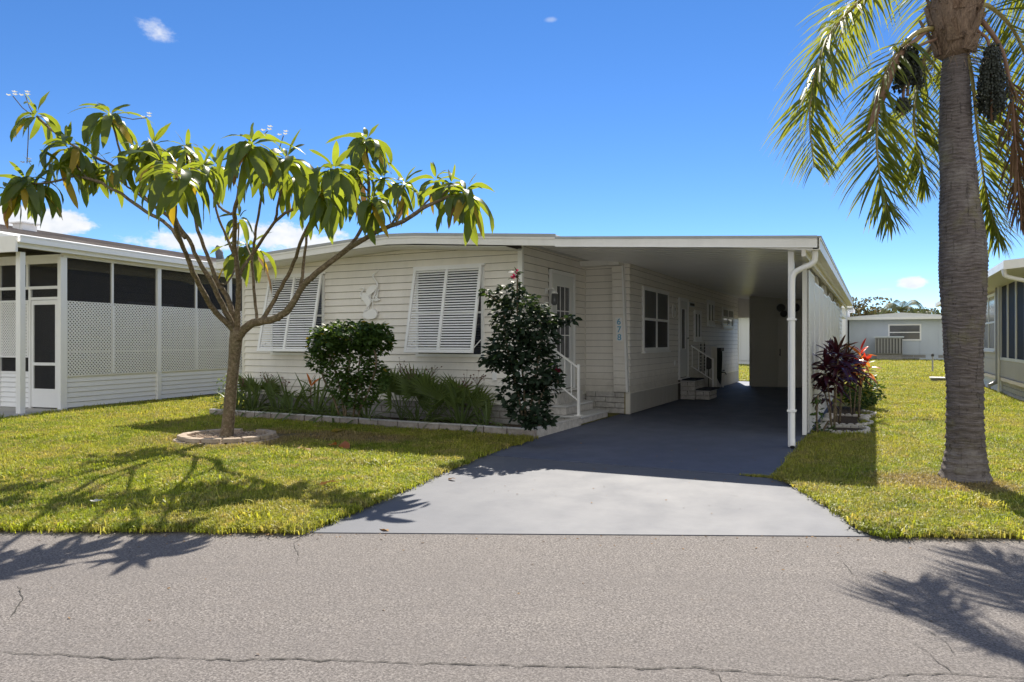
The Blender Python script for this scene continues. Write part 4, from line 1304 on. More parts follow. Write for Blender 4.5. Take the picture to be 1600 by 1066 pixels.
MB(B_).box(.90, 1.72, -.012, -.008, .80, 2.50).build('screen', 'screen', nb)
MB(B_).box(.90, 1.72, -.02, .02, .755, .80).build('rail', 'white', nb)
siding(nb, B_, .90, 1.72, .05, .755, .104, 'white')
siding(nb, B_, 1.82, 4.0, .05, 3.0, .12, 'siding')
MB(A_).box(-.93, -.82, -.06, .06, .04, 3.14).build('roof_post', 'white', nb, bevel=.005)
# inner wall behind the screens
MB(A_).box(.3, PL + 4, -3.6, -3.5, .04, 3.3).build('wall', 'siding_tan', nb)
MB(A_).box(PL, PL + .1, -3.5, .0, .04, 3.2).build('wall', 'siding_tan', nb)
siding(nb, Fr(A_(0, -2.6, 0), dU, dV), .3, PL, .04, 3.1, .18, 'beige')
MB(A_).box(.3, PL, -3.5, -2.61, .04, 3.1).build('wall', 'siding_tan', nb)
window(nb, Fr(A_(0, -2.575, 0), dU, dV), 4.0, 5.6, 1.2, 2.5, 1, 2, .07, ('white', 'glass_far', 'glass_far'))
MB(A_).box(.02, .32, -.8, -.5, .9, 2.4)
# roof: metal edge, shingles, ridge vent
RS = .195
def zr(v): return 3.40 + (.25 - v) * RS
RW = Fr(A_(0, 0, 0), dV, dU)        # prism across the slope
MB(RW).prism([(.24, zr(.24) - .10), (.24, zr(.24)), (-.95, zr(-.95)), (-.95, zr(-.95) - .1)], -1.15, PL + 5).build('metal_roof_edge', 'white', nb)
rs_ = MB(RW).prism([(-.95, zr(-.95) - .08), (-.93, zr(-.95) + .03), (-4.0, zr(-4.0) + .03), (-7.0, zr(-1)), (-7, zr(-1) - .2)], -1.15, PL + 5).build('roof', 'shingle', nb)
n_ = 0
for r_ in range(14):
    v0, v1 = -.93 - r_ * .22, -.93 - (r_ + 1) * .22 - .01
    s_ = -1.15 - (r_ % 2) * .45
    while s_ < PL + 5:
        a, b = max(s_, -1.15), min(s_ + .9, PL + 5)
        z0, z1 = zr(v0) + .048, zr(v1) + .036
        MB(RW).prism([(v0 + .01, z0 - .012), (v0 + .01, z0), (v1, z1), (v1, z1 - .008)], a + .004, b - .004).build('shingle', 'shingle', nb, recalc=False)
        s_ += .9
MB(A_).box(-1.15, PL + 5, .245, .36, 3.28, 3.30).box(-1.15, PL + 5, .35, .362, 3.28, 3.41).box(-1.15, PL + 5, .243, .252, 3.2, 3.38).box(-1.15, PL + 5, .35, .375, 3.39, 3.415).build('gutter', 'white', nb)
MB(A_).box(-1.17, PL + 5, .0, .24, 3.222, 3.25).build('soffit', 'fascia', nb)
MB(A_).box(-1.2, -1.155, -6.9, .3, 3.1, 3.4).build('fascia', 'fascia', nb)
vt = MB(A_).box(.9, 1.25, -2.6, -2.3, 3.95, 4.10).box(.85, 1.3, -2.65, -2.25, 4.10, 4.13)
vt.build('roof_vent', 'white', nb)

# ---------------------------------------------------------------- right neighbour
rn = thing('beige_neighbour_house', 'beige grey neighbouring home at the right edge with a screened side porch', 'house', (8.2, 12, 0))
RF_ = Fr((8.2, 0, 0), (0, 1, 0), (-1, 0, 0))
MB().box(8.22, 13, 12.9, 24, .0, 3.05).build('wall', 'beige', rn)
MB().box(10.5, 13, 6.9, 12.9, .0, 3.05).build('wall', 'beige', rn)
y = 6.9
while y < 23.9:
    MB(RF_).box(y, y + .395, 0, .02 if y < 12.8 else .012, .48, .92).build('wall_panel', 'beige', rn)
    if y > 12.8 and not (13.6 < y < 16.1):
        MB(RF_).box(y, y + .395, 0, .012, .93, 3.0).build('wall_panel', 'beige', rn)
    y += .40
for y in (13.6, 14.0, 14.4, 14.8, 15.2, 15.6, 16.0):
    MB(RF_).box(y, y + .395, 0, .012, .93, 1.1).box(y, y + .395, 0, .012, 2.85, 3.0).build('wall_panel', 'beige', rn)
MB(RF_).box(6.9, 24, -.02, .07, .38, .47).build('ledge', 'beige', rn)
MB(RF_).box(6.9, 12.9, -.03, .04, .925, 1.0).build('rail', 'fascia', rn)
blocks(RF_, 6.9, 12.8, .0, .38, .4, .125, 'block', .0, rn)
blocks(RF_, 12.9, 24, .0, .38, .8, .19, 'white_far', .0, rn)
MB(RF_).box(6.9, 12.8, .0, .012, 1.0, 2.9)
for i, y in enumerate((6.95, 8.1, 9.3, 10.5, 11.7, 12.8)):
    MB(RF_).box(y - .03, y + .03, -.03, .035, 1.0, 2.92).build('porch_post', 'fascia', rn)
for a, b in ((6.98, 8.07), (8.13, 9.27), (9.33, 10.47), (10.53, 11.67), (11.73, 12.77)):
    MB(RF_).box(a, b, -.006, .0, 1.0, 2.92).build('screen', 'screen_blue', rn)
window(rn, RF_, 13.7, 16.3, 1.15, 2.8, 2, 2, .08, ('white', 'glass_far', 'glass_far'))
rr_ = MB(Fr((0, 0, 0), (1, 0, 0), (0, 1, 0))).prism([(7.55, 2.93), (7.55, 3.03), (10.6, 3.32), (13.6, 3.0), (13.6, 2.93)], 6.75, 24.5).build('roof', 'white_far', rn)
MB().box(7.42, 7.549, 6.76, 24.5, 2.88, 2.90).box(7.42, 7.434, 6.76, 24.5, 2.90, 3.03).build('gutter', 'fascia', rn)
MB(Fr((0, 0, 0), (1, 0, 0), (0, 1, 0))).prism([(7.42, 2.86), (7.42, 3.04), (10.6, 3.345), (13.6, 3.04), (13.6, 2.9), (10.6, 3.16)], 6.70, 6.745).build('fascia', 'fascia', rn)
MB().box(7.56, 8.19, 6.8, 24.4, 2.895, 2.925).build('soffit', 'fascia', rn)
MB().tube(smooth_path([(7.47, 6.95, 2.90), (7.47, 6.95, 2.80), (7.55, 6.97, 2.72), (8.05, 7.05, 2.58), (8.12, 7.05, 2.45)], 4) + [Vector((8.12, 7.05, .2))], .045, 8).build('downspout', 'fascia', rn, smooth=True)
MB().tube(smooth_path([(8.12, 12.95, 2.9), (8.12, 12.95, .55), (8.10, 12.9, .35), (7.90, 12.8, .22)], 4), .05, 8).build('drain_pipe', 'steel', rn, smooth=True)
MB().tube([(8.10, 12.55, 2.9), (8.10, 12.55, .0)], .028, 8).build('pipe', 'fascia', rn)
MB().tube([(8.6, 18.5, 3.1), (8.6, 18.5, 3.75)], .06, 8).build('vent_pipe', 'steel', rn)

# ---------------------------------------------------------------- far houses
CAMP = Vector((5.107, -10.495, 0)); CF = Vector((-.4495, .8933, 0)); CR = Vector((.8933, .4495, 0))
def far_house(name, label, x0, x1, yb, dep, zt, mat, wins, roofmat='white_far', gable=0.25, zw=.0):
    h = thing(name, label, 'house', (x0, yb, 0))
    f = Fr((x0, yb, 0), (1, 0, 0), (0, -1, 0))
    W = x1 - x0
    MB().box(x0, x1, yb, yb + dep, .0, zt).build('wall', mat, h)
    n = max(3, int(W / 1.2))
    for i in range(n):
        MB(f).box(W * i / n + .01, W * (i + 1) / n - .01, .0, .03, .45, zt - .02).build('wall_panel', mat, h)
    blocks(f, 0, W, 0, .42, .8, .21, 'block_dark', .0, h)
    for (a, b, c, d, co, ro) in wins:
        window(h, Fr((x0, yb - .03, 0), (1, 0, 0), (0, -1, 0)), a, b, c, d, co, ro, .10, ('white', 'glass_far', 'glass_far'), sill=False)
    RFf = Fr((0, 0, 0), (1, 0, 0), (0, 1, 0))
    MB(RFf).prism([(x0 - .4, zt), (x0 - .4, zt + .16), ((x0 + x1) / 2, zt + .16 + gable), (x1 + .4, zt + .16), (x1 + .4, zt)], yb - .5, yb + dep + .4).build('roof', roofmat, h)
    MB().box(x0 - .4, x1 + .4, yb - .56, yb - .505, zt - .05, zt + .14).build('fascia', 'white', h)
    return h
fh = far_house('far_house', 'pale blue grey house behind the right lawn with one wide window', 3.4, 10.6, 51.5, 12, 3.15, 'bluegrey', [(2.7, 4.9, 1.5, 2.75, 1, 2)], gable=.3)
fh2 = far_house('far_house', 'far pale grey house whose door sits just left of the palm trunk', 10.61, 15.5, 51.9, 11, 3.1, 'white_far', [(.4, .9, 1.3, 2.7, 1, 1)], gable=.2)
fw = far_house('far_house', 'white far house with low metal roof beside the carport corner', -.6, 3.3, 47.2, 10, 3.9, 'white_far', [(.25, .85, 2.1, 2.95, 1, 2), (2.5, 3.0, 1.5, 2.3, 1, 2)], gable=.55)
ac = thing('air_conditioner', 'grey condenser unit on a stand by the blue grey far house', 'air conditioner', (5.9, 50.2, 0))
MB().box(5.2, 7.0, 49.6, 50.9, .5, 1.72).build('casing', 'steel', ac, bevel=.03)
MB().box(5.1, 7.1, 49.5, 51, 1.72, 1.82).build('top', 'bluegrey', ac)
for i in range(9):
    MB().box(5.3 + i * .2, 5.37 + i * .2, 49.55, 49.6, .55, 1.65).build('fin', 'black', ac)
MB().box(5.3, 7.0, 49.7, 50.8, .0, .495).build('stand', 'block_dark', ac)
fb = thing('far_house', 'white house wall seen through the carport passage', 'house', (-8, 34, 0))
MB().box(-12, 3.0, 34.0, 44, .0, 3.0).build('wall', 'white_far', fb)
for i in range(12):
    MB().box(-12 + i * 1.25 + .01, -12 + (i + 1) * 1.25 - .01, 33.96, 33.999, .3, 2.9).build('wall_panel', 'white_far', fb)
MB(Fr()).prism([(-12.4, 3.0), (-12.4, 3.15), (-4.5, 3.6), (3.4, 3.15), (3.4, 3.0)], 33.5, 44.4).build('roof', 'white_far', fb)
ub = thing('utility_box', 'low white lid of a ground box on the right lawn behind the palm', 'utility box', (7.2, 18.9, 0))
MB().box(6.92, 7.65, 18.6, 19.1, .0, .13).build('base', 'block_dark', ub)
MB().box(6.88, 7.69, 18.56, 19.14, .131, .17).build('lid', 'white_far', ub)
MB().box(7.45, 7.6, 18.8, 18.95, .171, .36).build('riser', 'white_far', ub)
sk = thing('yard_stake', 'thin dark hydrant stake standing in the far right lawn', 'stake', (7.49, 27.1, 0))
MB().tube([(7.49, 27.1, 0), (7.49, 27.1, .75)], .035, 8).build('post', 'steel', sk)
MB().tube([(7.49, 27.1, .75), (7.49, 27.1, .85), (7.49, 27.1, .88)], [.06, .06, .03], 8).build('cap', 'black', sk)
st2 = MB().box(.75, 4.2, 16.05, 17.6, -.05, .036).build('rear_path', 'patio')
tag(st2, 'sunlit concrete strip behind the carport passage', kind='structure')

# ---------------------------------------------------------------- foliage builders
def leaf_mesh(name, L, W, a0, droop, mat, seg=7, fold=.22, tip=.25, base=.12, twist=0.0, wave=.0):
    """leaf from the origin, heading +X, rising at angle a0 and bending down by droop along its length"""
    vs, fs = [], []
    p = Vector((0, 0, 0)); a = a0
    for i in range(seg + 1):
        t = i / seg
        if i:
            a -= droop / seg * (1.5 - t)
            a = max(a, R(-92))
            p = p + Vector((math.cos(a), 0, math.sin(a))) * (L / seg)
        w = W / 2 * (math.sin(math.pi * min(1, (t * .93 + .03)) ** .85) ** .75) if 0 < t < 1 else (W * .04 if t == 0 else 0.001)
        up = Vector((-math.sin(a), 0, math.cos(a)))
        sd = Vector((0, 1, 0)) * math.cos(twist * t) + up * math.sin(twist * t)
        up2 = up * math.cos(twist * t) - Vector((0, 1, 0)) * math.sin(twist * t)
        wv = wave * math.sin(t * 9) * w
        vs += [p + sd * w + up2 * (w * fold + wv), p, p - sd * w + up2 * (w * fold - wv)]
    for i in range(seg):
        b = i * 3
        fs += [(b, b + 1, b + 4, b + 3), (b + 1, b + 2, b + 5, b + 4)]
    me = bpy.data.meshes.new(name)
    me.from_pydata(vs, [], fs)
    me.materials.append(M[mat])
    me.polygons.foreach_set('use_smooth', [True] * len(fs))
    return me
def face(az, loc, roll=0.0, sc=1.0):
    return Matrix.Translation(Vector(loc)) @ Matrix.Rotation(az, 4, 'Z') @ Matrix.Rotation(roll, 4, 'X') @ Matrix.Scale(sc, 4)
def merge(lst, name, parent, mats, kind='stuff'):
    """lst of (mesh, matrix, material index) -> one mesh"""
    vs, fs, mi, n = [], [], [], 0
    for me, mx, k in lst:
        vs += [mx @ v.co for v in me.vertices]
        for p in me.polygons:
            fs.append(tuple(i + n for i in p.vertices)); mi.append(k)
        n += len(me.vertices)
    mb = MB(); mb.v, mb.f, mb.mi = vs, fs, mi
    o = mb.build(name, mats, parent, recalc=False, smooth=True)
    if kind: o['kind'] = kind
    return o

# ---------------------------------------------------------------- the frangipani in the front lawn
tr = thing('frangipani_tree', 'spreading bare limbed tree with whorls of long drooping leaves on the front lawn', 'tree', (-3.13, -3.2, 0))
def limb(pts, r0, r1, name='branch', n=9, k=4):
    pp = smooth_path(pts, k)
    m_ = len(pp)
    for i in range(1, m_ - 1):
        pp[i] = pp[i] + Vector((rnd.gauss(0, .004), rnd.gauss(0, .004), rnd.gauss(0, .004)))
    rr = [lerp(r0 * .76, r1 * .95, (i / (m_ - 1)) ** .8) * rnd.uniform(.95, 1.06) for i in range(m_)]
    return MB().tube(pp, rr, n, jit=.05).build(name, 'bark', tr, smooth=True)
tp = smooth_path([(-3.145, -3.206, -0.2), (-3.104, -3.208, 0.003), (-3.056, -3.206, 0.323), (-2.967, -3.229, 0.825), (-2.895, -3.237, 1.276), (-2.847, -3.247, 1.617)], 4)
trr = [.155, .145, .135, .128, .122, .116, .111, .107, .103, .100, .097, .095, .093, .092, .092, .094, .098, .103, .107, .104, .085]
MB().tube(tp, [x * .84 for x in trr[:len(tp)]], 14, jit=.05).build('trunk', 'bark', tr, smooth=True)
limb([(-2.847, -3.247, 1.474), (-2.872, -3.315, 1.616), (-2.876, -3.541, 1.787), (-2.827, -3.74, 1.941), (-2.643, -4.095, 2.231), (-2.411, -4.427, 2.501), (-2.083, -4.821, 2.706), (-1.402, -5.374, 2.863), (-0.865, -5.775, 2.981)], .062, .020)
limb([(-2.855, -3.251, 1.509), (-2.872, -3.315, 1.678), (-2.868, -3.537, 2.022), (-2.812, -3.733, 2.266), (-2.843, -3.86, 2.452), (-2.801, -4.063, 2.72), (-2.841, -4.195, 2.927), (-2.906, -4.34, 3.316), (-3.037, -4.405, 3.867)], .058, .018)
limb([(-2.895, -3.215, 1.591), (-2.951, -3.243, 1.861), (-3.032, -3.283, 2.104), (-3.055, -3.407, 2.248), (-3.06, -3.521, 2.522), (-3.125, -3.666, 2.938), (-3.211, -3.709, 3.462), (-3.258, -3.733, 3.986)], .060, .017)
limb([(-3.047, -3.403, 2.248), (-3.032, -3.283, 2.229), (-2.999, -3.155, 2.419), (-3.125, -2.994, 2.661), (-3.415, -2.693, 3.209)], .020, .011)
limb([(-2.618, -4.307, 2.614), (-2.79, -4.393, 2.879), (-3.026, -4.512, 3.047), (-3.305, -4.652, 3.263), (-3.534, -4.768, 3.408), (-3.749, -4.876, 3.52), (-3.899, -4.951, 3.84)], .036, .015)
limb([(-3.534, -4.768, 3.408), (-3.707, -4.967, 3.465), (-3.751, -5.213, 3.357), (-3.903, -5.401, 3.304)], .022, .013)
limb([(-2.803, -4.12, 2.754), (-3.053, -4.19, 3.043), (-3.26, -4.294, 3.217), (-3.567, -4.336, 3.504), (-3.731, -4.419, 3.688), (-4.026, -4.512, 3.844), (-4.317, -4.602, 3.992), (-4.566, -4.727, 4.186), (-4.874, -4.77, 4.429)], .036, .015)
limb([(-3.604, -4.355, 3.529), (-3.694, -4.4, 3.881), (-3.799, -4.453, 4.35)], .020, .012)
limb([(-3.26, -4.294, 3.217), (-3.419, -4.486, 3.403), (-3.638, -4.596, 3.599)], .018, .012)
limb([(-2.847, -3.247, 1.509), (-2.76, -3.315, 1.81), (-2.626, -3.415, 2.17), (-2.491, -3.571, 2.489), (-2.363, -3.731, 2.709), (-1.959, -4.087, 2.878), (-1.727, -4.306, 2.967), (-1.364, -4.571, 3.092), (-0.932, -4.914, 3.264), (-0.621, -5.093, 3.41)], .056, .019)
limb([(-1.767, -4.27, 2.953), (-1.984, -4.212, 3.019), (-2.15, -4.183, 3.132), (-2.249, -4.233, 3.393), (-2.305, -4.261, 3.56)], .024, .013)
limb([(-2.482, -3.623, 2.56), (-2.518, -3.697, 2.765), (-2.616, -3.746, 3.019), (-2.759, -3.706, 3.335), (-2.817, -3.623, 3.769)], .026, .013)
limb([(-2.642, -3.423, 2.24), (-2.478, -3.453, 2.448), (-2.37, -3.398, 2.612), (-1.587, -3.788, 2.919), (-0.777, -4.276, 2.953), (-0.066, -4.702, 2.956)], .034, .016)
limb([(-2.515, -3.191, 1.677), (-2.585, -3.171, 2.034), (-2.54, -3.26, 2.513), (-2.354, -3.39, 2.819), (-2.155, -3.514, 3.103), (-1.943, -3.631, 3.441), (-1.809, -3.676, 3.648)], .030, .015)
limb([(-1.587, -3.788, 2.919), (-1.101, -4.215, 3.058), (-0.51, -4.701, 3.333)], .022, .013)
limb([(-2.54, -3.26, 2.557), (-2.931, -3.009, 2.832), (-3.442, -2.482, 2.811)], .016, .011)
limb([(-2.839, -3.243, 1.456), (-2.697, -3.227, 1.607), (-2.515, -3.191, 1.695), (-2.197, -3.2, 1.725), (-1.938, -3.181, 1.869), (-1.697, -3.172, 2.172), (-1.407, -3.138, 2.384), (-1.024, -3.057, 2.642), (-0.565, -3.05, 2.829), (-0.155, -3.068, 2.935), (0.228, -3.099, 3.081), (0.478, -3.029, 3.181), (0.671, -2.988, 3.202)], .088, .017, n=12)
limb([(-2.43, -3.204, 1.693), (-2.319, -3.149, 1.896), (-2.112, -3.156, 2.153), (-1.74, -3.305, 2.461), (-1.13, -3.782, 2.713), (-0.479, -4.238, 2.964), (-0.001, -4.557, 3.207)], .044, .016)
limb([(-1.735, -3.191, 2.121), (-1.705, -3.176, 2.352), (-1.604, -3.237, 2.638), (-1.481, -3.287, 2.96), (-1.27, -3.293, 3.399)], .032, .014)
limb([(-1.099, -3.095, 2.592), (-0.942, -3.016, 2.776), (-0.823, -2.956, 3.044), (-0.855, -2.86, 3.4), (-0.871, -2.868, 3.822), (-0.815, -2.952, 4.015)], .034, .014)
limb([(-0.855, -2.86, 3.4), (-0.995, -2.818, 3.523), (-1.056, -2.849, 3.66)], .018, .012)
limb([(-0.737, -3.025, 2.778), (-0.561, -3.16, 2.952), (-0.436, -3.321, 3.132)], .020, .012)
limb([(-0.344, -3.051, 2.895), (-0.36, -2.835, 3.151), (-0.381, -2.734, 3.446)], .020, .012)
limb([(0.045, -3.079, 3.013), (0.076, -2.839, 3.219), (0.101, -2.715, 3.452)], .018, .012)
limb([(0.312, -3.056, 3.128), (0.371, -2.915, 3.274), (0.441, -2.879, 3.354)], .016, .012)
LV = {}
for mt in ('leaf', 'leaf_yellow', 'leaf_dry'):
    for ki, (a0, dr_) in enumerate(((68, 25), (45, 85), (28, 130), (12, 125), (-8, 100), (-35, 75))):
        for vv in range(4 if mt == 'leaf' else 1):
            LV[mt, ki, vv] = leaf_mesh('leaf', 1.0, (.165, .215, .19, .235)[vv], R(a0 + rnd.uniform(-9, 9)), R(dr_ + rnd.uniform(-22, 22)), mt, twist=rnd.uniform(-.9, .9), wave=rnd.uniform(.05, .3), fold=rnd.uniform(.1, .35))
leaves = []
def whorl(p, n, L, young=.2, yellow=.14, seed=None):
    p = Vector(p)
    a = rnd.uniform(0, 6.28)
    n = int(n * 1.12)
    for i in range(n):
        a += 2.39996
        t = i / n
        if t < young: ki = rnd.choice((0, 0, 1))
        elif t < .45: ki = rnd.choice((1, 2, 2, 3))
        elif t < .75: ki = rnd.choice((2, 3, 3, 4))
        else: ki = rnd.choice((4, 4, 5))
        l = L * (rnd.uniform(.45, .70) if t < young else rnd.uniform(.80, 1.15))
        mt = 'leaf'
        q = rnd.random()
        if t > .7 and q < yellow: mt = 'leaf_yellow'
        elif t > .7 and q < yellow + .07: mt = 'leaf_dry'
        z = p + Vector((0, 0, .05 - .13 * t))
        leaves.append((LV[mt, ki, rnd.randrange(4) if mt == 'leaf' else 0], face(a + rnd.uniform(-.25, .25), z + Vector((math.cos(a), math.sin(a), 0)) * .018, rnd.uniform(-.5, .5), l), (z - Vector((5.107, -10.495, 1.42))).length))
for p, n, L in (((-4.882, -4.774, 4.463), 13, .46), ((-3.814, -4.46, 4.383), 19, .56), ((-3.899, -4.951, 3.872), 17, .52), ((-3.957, -5.428, 3.327), 17, .52), ((-4.056, -4.527, 3.759), 14, .50),
                ((-3.638, -4.596, 3.648), 13, .44), ((-3.037, -4.405, 3.916), 19, .52), ((-0.865, -5.775, 3.018), 21, .54), ((-3.258, -3.733, 4.021), 18, .52), ((-2.305, -4.261, 3.576), 18, .48),
                ((-2.817, -3.623, 3.804), 15, .46), ((-0.615, -5.09, 3.45), 23, .52), ((-3.407, -2.689, 3.266), 11, .42), ((-3.433, -2.478, 2.85), 19, .66), ((-1.809, -3.676, 3.681), 18, .56),
                ((-0.51, -4.701, 3.367), 19, .50), ((-0.054, -4.696, 2.969), 20, .50), ((0.011, -4.551, 3.234), 20, .50), ((-1.27, -3.293, 3.441), 15, .50), ((-0.815, -2.952, 4.048), 21, .52),
                ((-1.056, -2.849, 3.677), 17, .54), ((-0.436, -3.321, 3.164), 18, .50), ((-0.381, -2.734, 3.479), 19, .48), ((0.101, -2.715, 3.484), 17, .46), ((0.441, -2.879, 3.354), 13, .42),
                ((0.692, -2.977, 3.217), 22, .56), ((-3.924, -5.3, 3.357), 9, .46), ((-3.783, -5.117, 3.583), 11, .48), ((-3.974, -5.548, 3.191), 9, .46), ((-3.946, -4.751, 3.796), 11, .46), ((-3.105, -4.664, 3.631), 13, .48), ((-2.507, -4.699, 3.58), 13, .48), ((-1.3, -3.644, 3.496), 14, .5), ((-0.785, -3.384, 3.295), 12, .5), ((-3.401, -4.365, 3.888), 15, .5), ((-0.689, -2.777, 3.569), 12, .46)):
    whorl(p, n, L)
leaves.sort(key=lambda t: t[2])
for me, mx, _ in leaves[:300]:
    inst('leaf', me, tr, mx)
mi_ = {'leaf': 0, 'leaf_yellow': 1, 'leaf_dry': 2}
merge([(me, mx, mi_[[k for k in LV if LV[k] is me][0][0]]) for me, mx, _ in leaves[300:]], 'foliage', tr, ['leaf', 'leaf_yellow', 'leaf_dry'])
def plumeria(p, q):
    p, q = Vector(p), Vector(q)
    m_ = MB(); m_.tube([p, p.lerp(q, .5) + Vector((0, 0, -.03)), q], .006, 5)
    m_.build('flower_stalk', 'bark', tr, smooth=True)
    f_ = MB()
    for k in range(5):
        for c_ in range(3):
            o_ = Vector((.04 * (c_ - 1), .03 * ((c_ * 2) % 3 - 1), .02 * c_))
            a = k * 1.2566 + c_
            d = Vector((math.cos(a), math.sin(a), .5)) * .036
            s_ = Vector((-math.sin(a), math.cos(a), 0)) * .014
            f_.raw([q + o_, q + o_ + d * .6 + s_, q + o_ + d, q + o_ + d * .6 - s_], [(0, 1, 2, 3)])
    f_.build('flower', 'flower', tr, recalc=False)
plumeria((-4.935, -4.801, 4.446), (-5.057, -4.974, 4.668)); plumeria((-4.92, -4.793, 4.463), (-5.011, -4.839, 4.703)); plumeria((-3.716, -4.412, 4.366), (-3.29, -4.309, 4.318))
plumeria((-4.868, -4.879, 4.33), (-4.68, -5.008, 3.731)); plumeria((-1.736, -3.639, 3.788), (-1.567, -3.666, 4.029)); plumeria((-1.495, -4.189, 3.863), (-1.296, -4.201, 3.91))
# planter ring: individual curved blocks round the trunk
rg = thing('planter_ring', 'low oval ring of tan retaining blocks around the frangipani trunk', 'garden edging', (RINGC.x, RINGC.y, 0))
RA_, RB_ = .61, .53
nb_ = 15
for lay, (off, nn, z0, z1, gro) in enumerate(((0, 15, .005, .060, .03), (.2, 15, .062, .120, 0))):
    for i in range(nn):
        a0, a1 = (i + off) / nn * 6.2832 + .02, (i + 1 + off) / nn * 6.2832 - .02
        if lay == 1 and i in (11,): continue
        e = rnd.uniform(-.015, .015)
        def rp(a, rad):
            v = RINGC + RD * (math.cos(a) * (RA_ + rad)) + RN * (math.sin(a) * (RB_ + rad))
            return (v.x, v.y)
        am = (a0 + a1) / 2
        out = .07 + gro + e
        poly = [rp(a0, out - .012), rp(am, out + .006), rp(a1, out - .012), rp(a1, -.05 + e), rp(am, -.05 + e), rp(a0, -.05 + e)]
        tilt = rnd.uniform(-.003, .003)
        MB().slab(poly, z0 + tilt, z1 + tilt).build('block', 'ring', rg, bevel=.007)
mb = MB()
poly = []
for i in range(24):
    a = i / 24 * 6.2832
    v = RINGC + RD * (math.cos(a) * (RA_ - .03)) + RN * (math.sin(a) * (RB_ - .03)); poly.append((v.x, v.y))
mb.slab(poly, 0.0, .075)
o = mb.build('planter_mulch', 'mulch'); tag(o, 'pebble and bark mulch inside the tree ring', kind='structure')
mb = MB()
for i in range(520):
    a = rnd.uniform(0, 6.283); r_ = math.sqrt(rnd.random())
    v = RINGC + RD * (math.cos(a) * .64 * r_) + RN * (math.sin(a) * .56 * r_)
    s_ = rnd.uniform(.008, .022)
    mb.ball((v.x, v.y, .075 + s_ * .3), s_, 5, 3, (1, rnd.uniform(.5, 1), .6))
o = mb.build('pebbles', 'ring', recalc=False); tag(o, 'pebbles and chips scattered on the mulch ring', kind='stuff')

# ---------------------------------------------------------------- palm
pl = thing('queen_palm', 'tall queen palm with ringed grey trunk and dark fruit clusters at the right', 'palm tree', (5.92, -2.08, 0))
prof = [((5.926, -2.079, -0.095), .33), ((5.926, -2.079, 0), .262), ((5.92, -2.082, 0.14), .222), ((5.92, -2.082, 0.363), .198), ((5.92, -2.082, 0.681), .190), ((5.915, -2.085, 1), .188), ((5.903, -2.09, 1.445), .197), ((5.903, -2.09, 1.827), .222),
        ((5.903, -2.09, 2.209), .250), ((5.892, -2.096, 2.464), .245), ((5.875, -2.105, 2.751), .228), ((5.852, -2.116, 3.228), .196), ((5.835, -2.125, 3.547), .176), ((5.829, -2.128, 3.769), .165), ((5.829, -2.128, 4.247), .130), ((5.829, -2.128, 4.565), .13)]
tk = MB(); vs = []; rows = []
zs = []
z = -.05
ring_i = 0
def prad(z):
    for i in range(len(prof) - 1):
        z0, z1 = prof[i][0][2], prof[i + 1][0][2]
        if z0 <= z <= z1 or i == len(prof) - 2:
            t = min(1, max(0, (z - z0) / (z1 - z0)))
            return Vector(prof[i][0]).lerp(Vector(prof[i + 1][0]), t), lerp(prof[i][1], prof[i + 1][1], t) * (.86 - .07 * min(1, max(0, z - 1.9)))
NS = 40
ringz = [0.0]
while ringz[-1] < 4.4:
    ringz.append(ringz[-1] + (rnd.uniform(.05, .10) if ringz[-1] < 1 else rnd.uniform(.028, .052)))
ph = [rnd.uniform(0, 6.28) for _ in range(6)]
rowsz = []
for i, rz in enumerate(ringz[:-1]):
    h = ringz[i + 1] - rz
    rowsz += [(rz, .010 if rz < 1 else .005), (rz + h * .25, .004), (rz + h * .8, -.003)]
allv = []
for j, (zz_, dr_) in enumerate(rowsz):
    c, r_ = prad(max(zz_, .0))
    for k in range(NS):
        a = 6.2832 * k / NS
        wob = .008 * math.sin(a * 2 + ph[0] + zz_ * 3) + .006 * math.sin(a * 5 + ph[1] + zz_ * 9)
        r2 = r_ + dr_ * rnd.uniform(.5, 1.4) + wob * .6 + (.02 * abs(math.sin(a * 3.5 + ph[2])) * max(0, 1 - zz_ / .35))
        allv.append(Vector((c.x + math.cos(a) * r2, c.y + math.sin(a) * r2, zz_ + wob * 1.2 - (.02 if j == 0 else 0))))
fs = [(j * NS + k, j * NS + (k + 1) % NS, (j + 1) * NS + (k + 1) % NS, (j + 1) * NS + k) for j in range(len(rowsz) - 1) for k in range(NS)]
MB().raw(allv, fs).build('trunk', 'palm_bark', pl, smooth=True, recalc=False)
CC = Vector((5.818, -2.133, 4.565))
# boots: overlapping fibrous leaf bases
core_ = MB().tube([CC + Vector((0, 0, -.33)), CC + Vector((0, 0, -.29)), CC + Vector((0, 0, -.1)), CC + Vector((0, 0, .15)), CC + Vector((0, 0, .5)), CC + Vector((0, 0, .9)), CC + Vector((0, 0, 1.3))], [.10, .155, .20, .205, .165, .12, .08], 18, jit=.14).build('crown_base', 'fibre', pl, smooth=True)
for i in range(90):
    a = rnd.uniform(0, 6.283); zz_ = rnd.uniform(-.32, .7)
    r_ = .185 + .03 * math.sin((zz_ + .3) * 3)
    d = Vector((math.cos(a), math.sin(a), 0))
    p = CC + d * r_ + Vector((0, 0, zz_))
    q = p + d * rnd.uniform(.01, .085) + Vector((rnd.gauss(0, .02), rnd.gauss(0, .02), rnd.uniform(.10, .26)))
    t_ = Vector((-d.y, d.x, 0)) * rnd.uniform(.025, .06)
    MB().raw([p - t_, p + t_, q + t_ * .45 + d * .01, q - t_ * .45 + d * .01, p - t_ - d * .03, p + t_ - d * .03, q + t_ * .4 - d * .01, q - t_ * .4 - d * .01],
             [(0, 1, 2, 3), (4, 7, 6, 5), (0, 3, 7, 4), (1, 5, 6, 2), (2, 6, 7, 3)]).build('leaf_base', 'fibre', pl)
mb = MB()
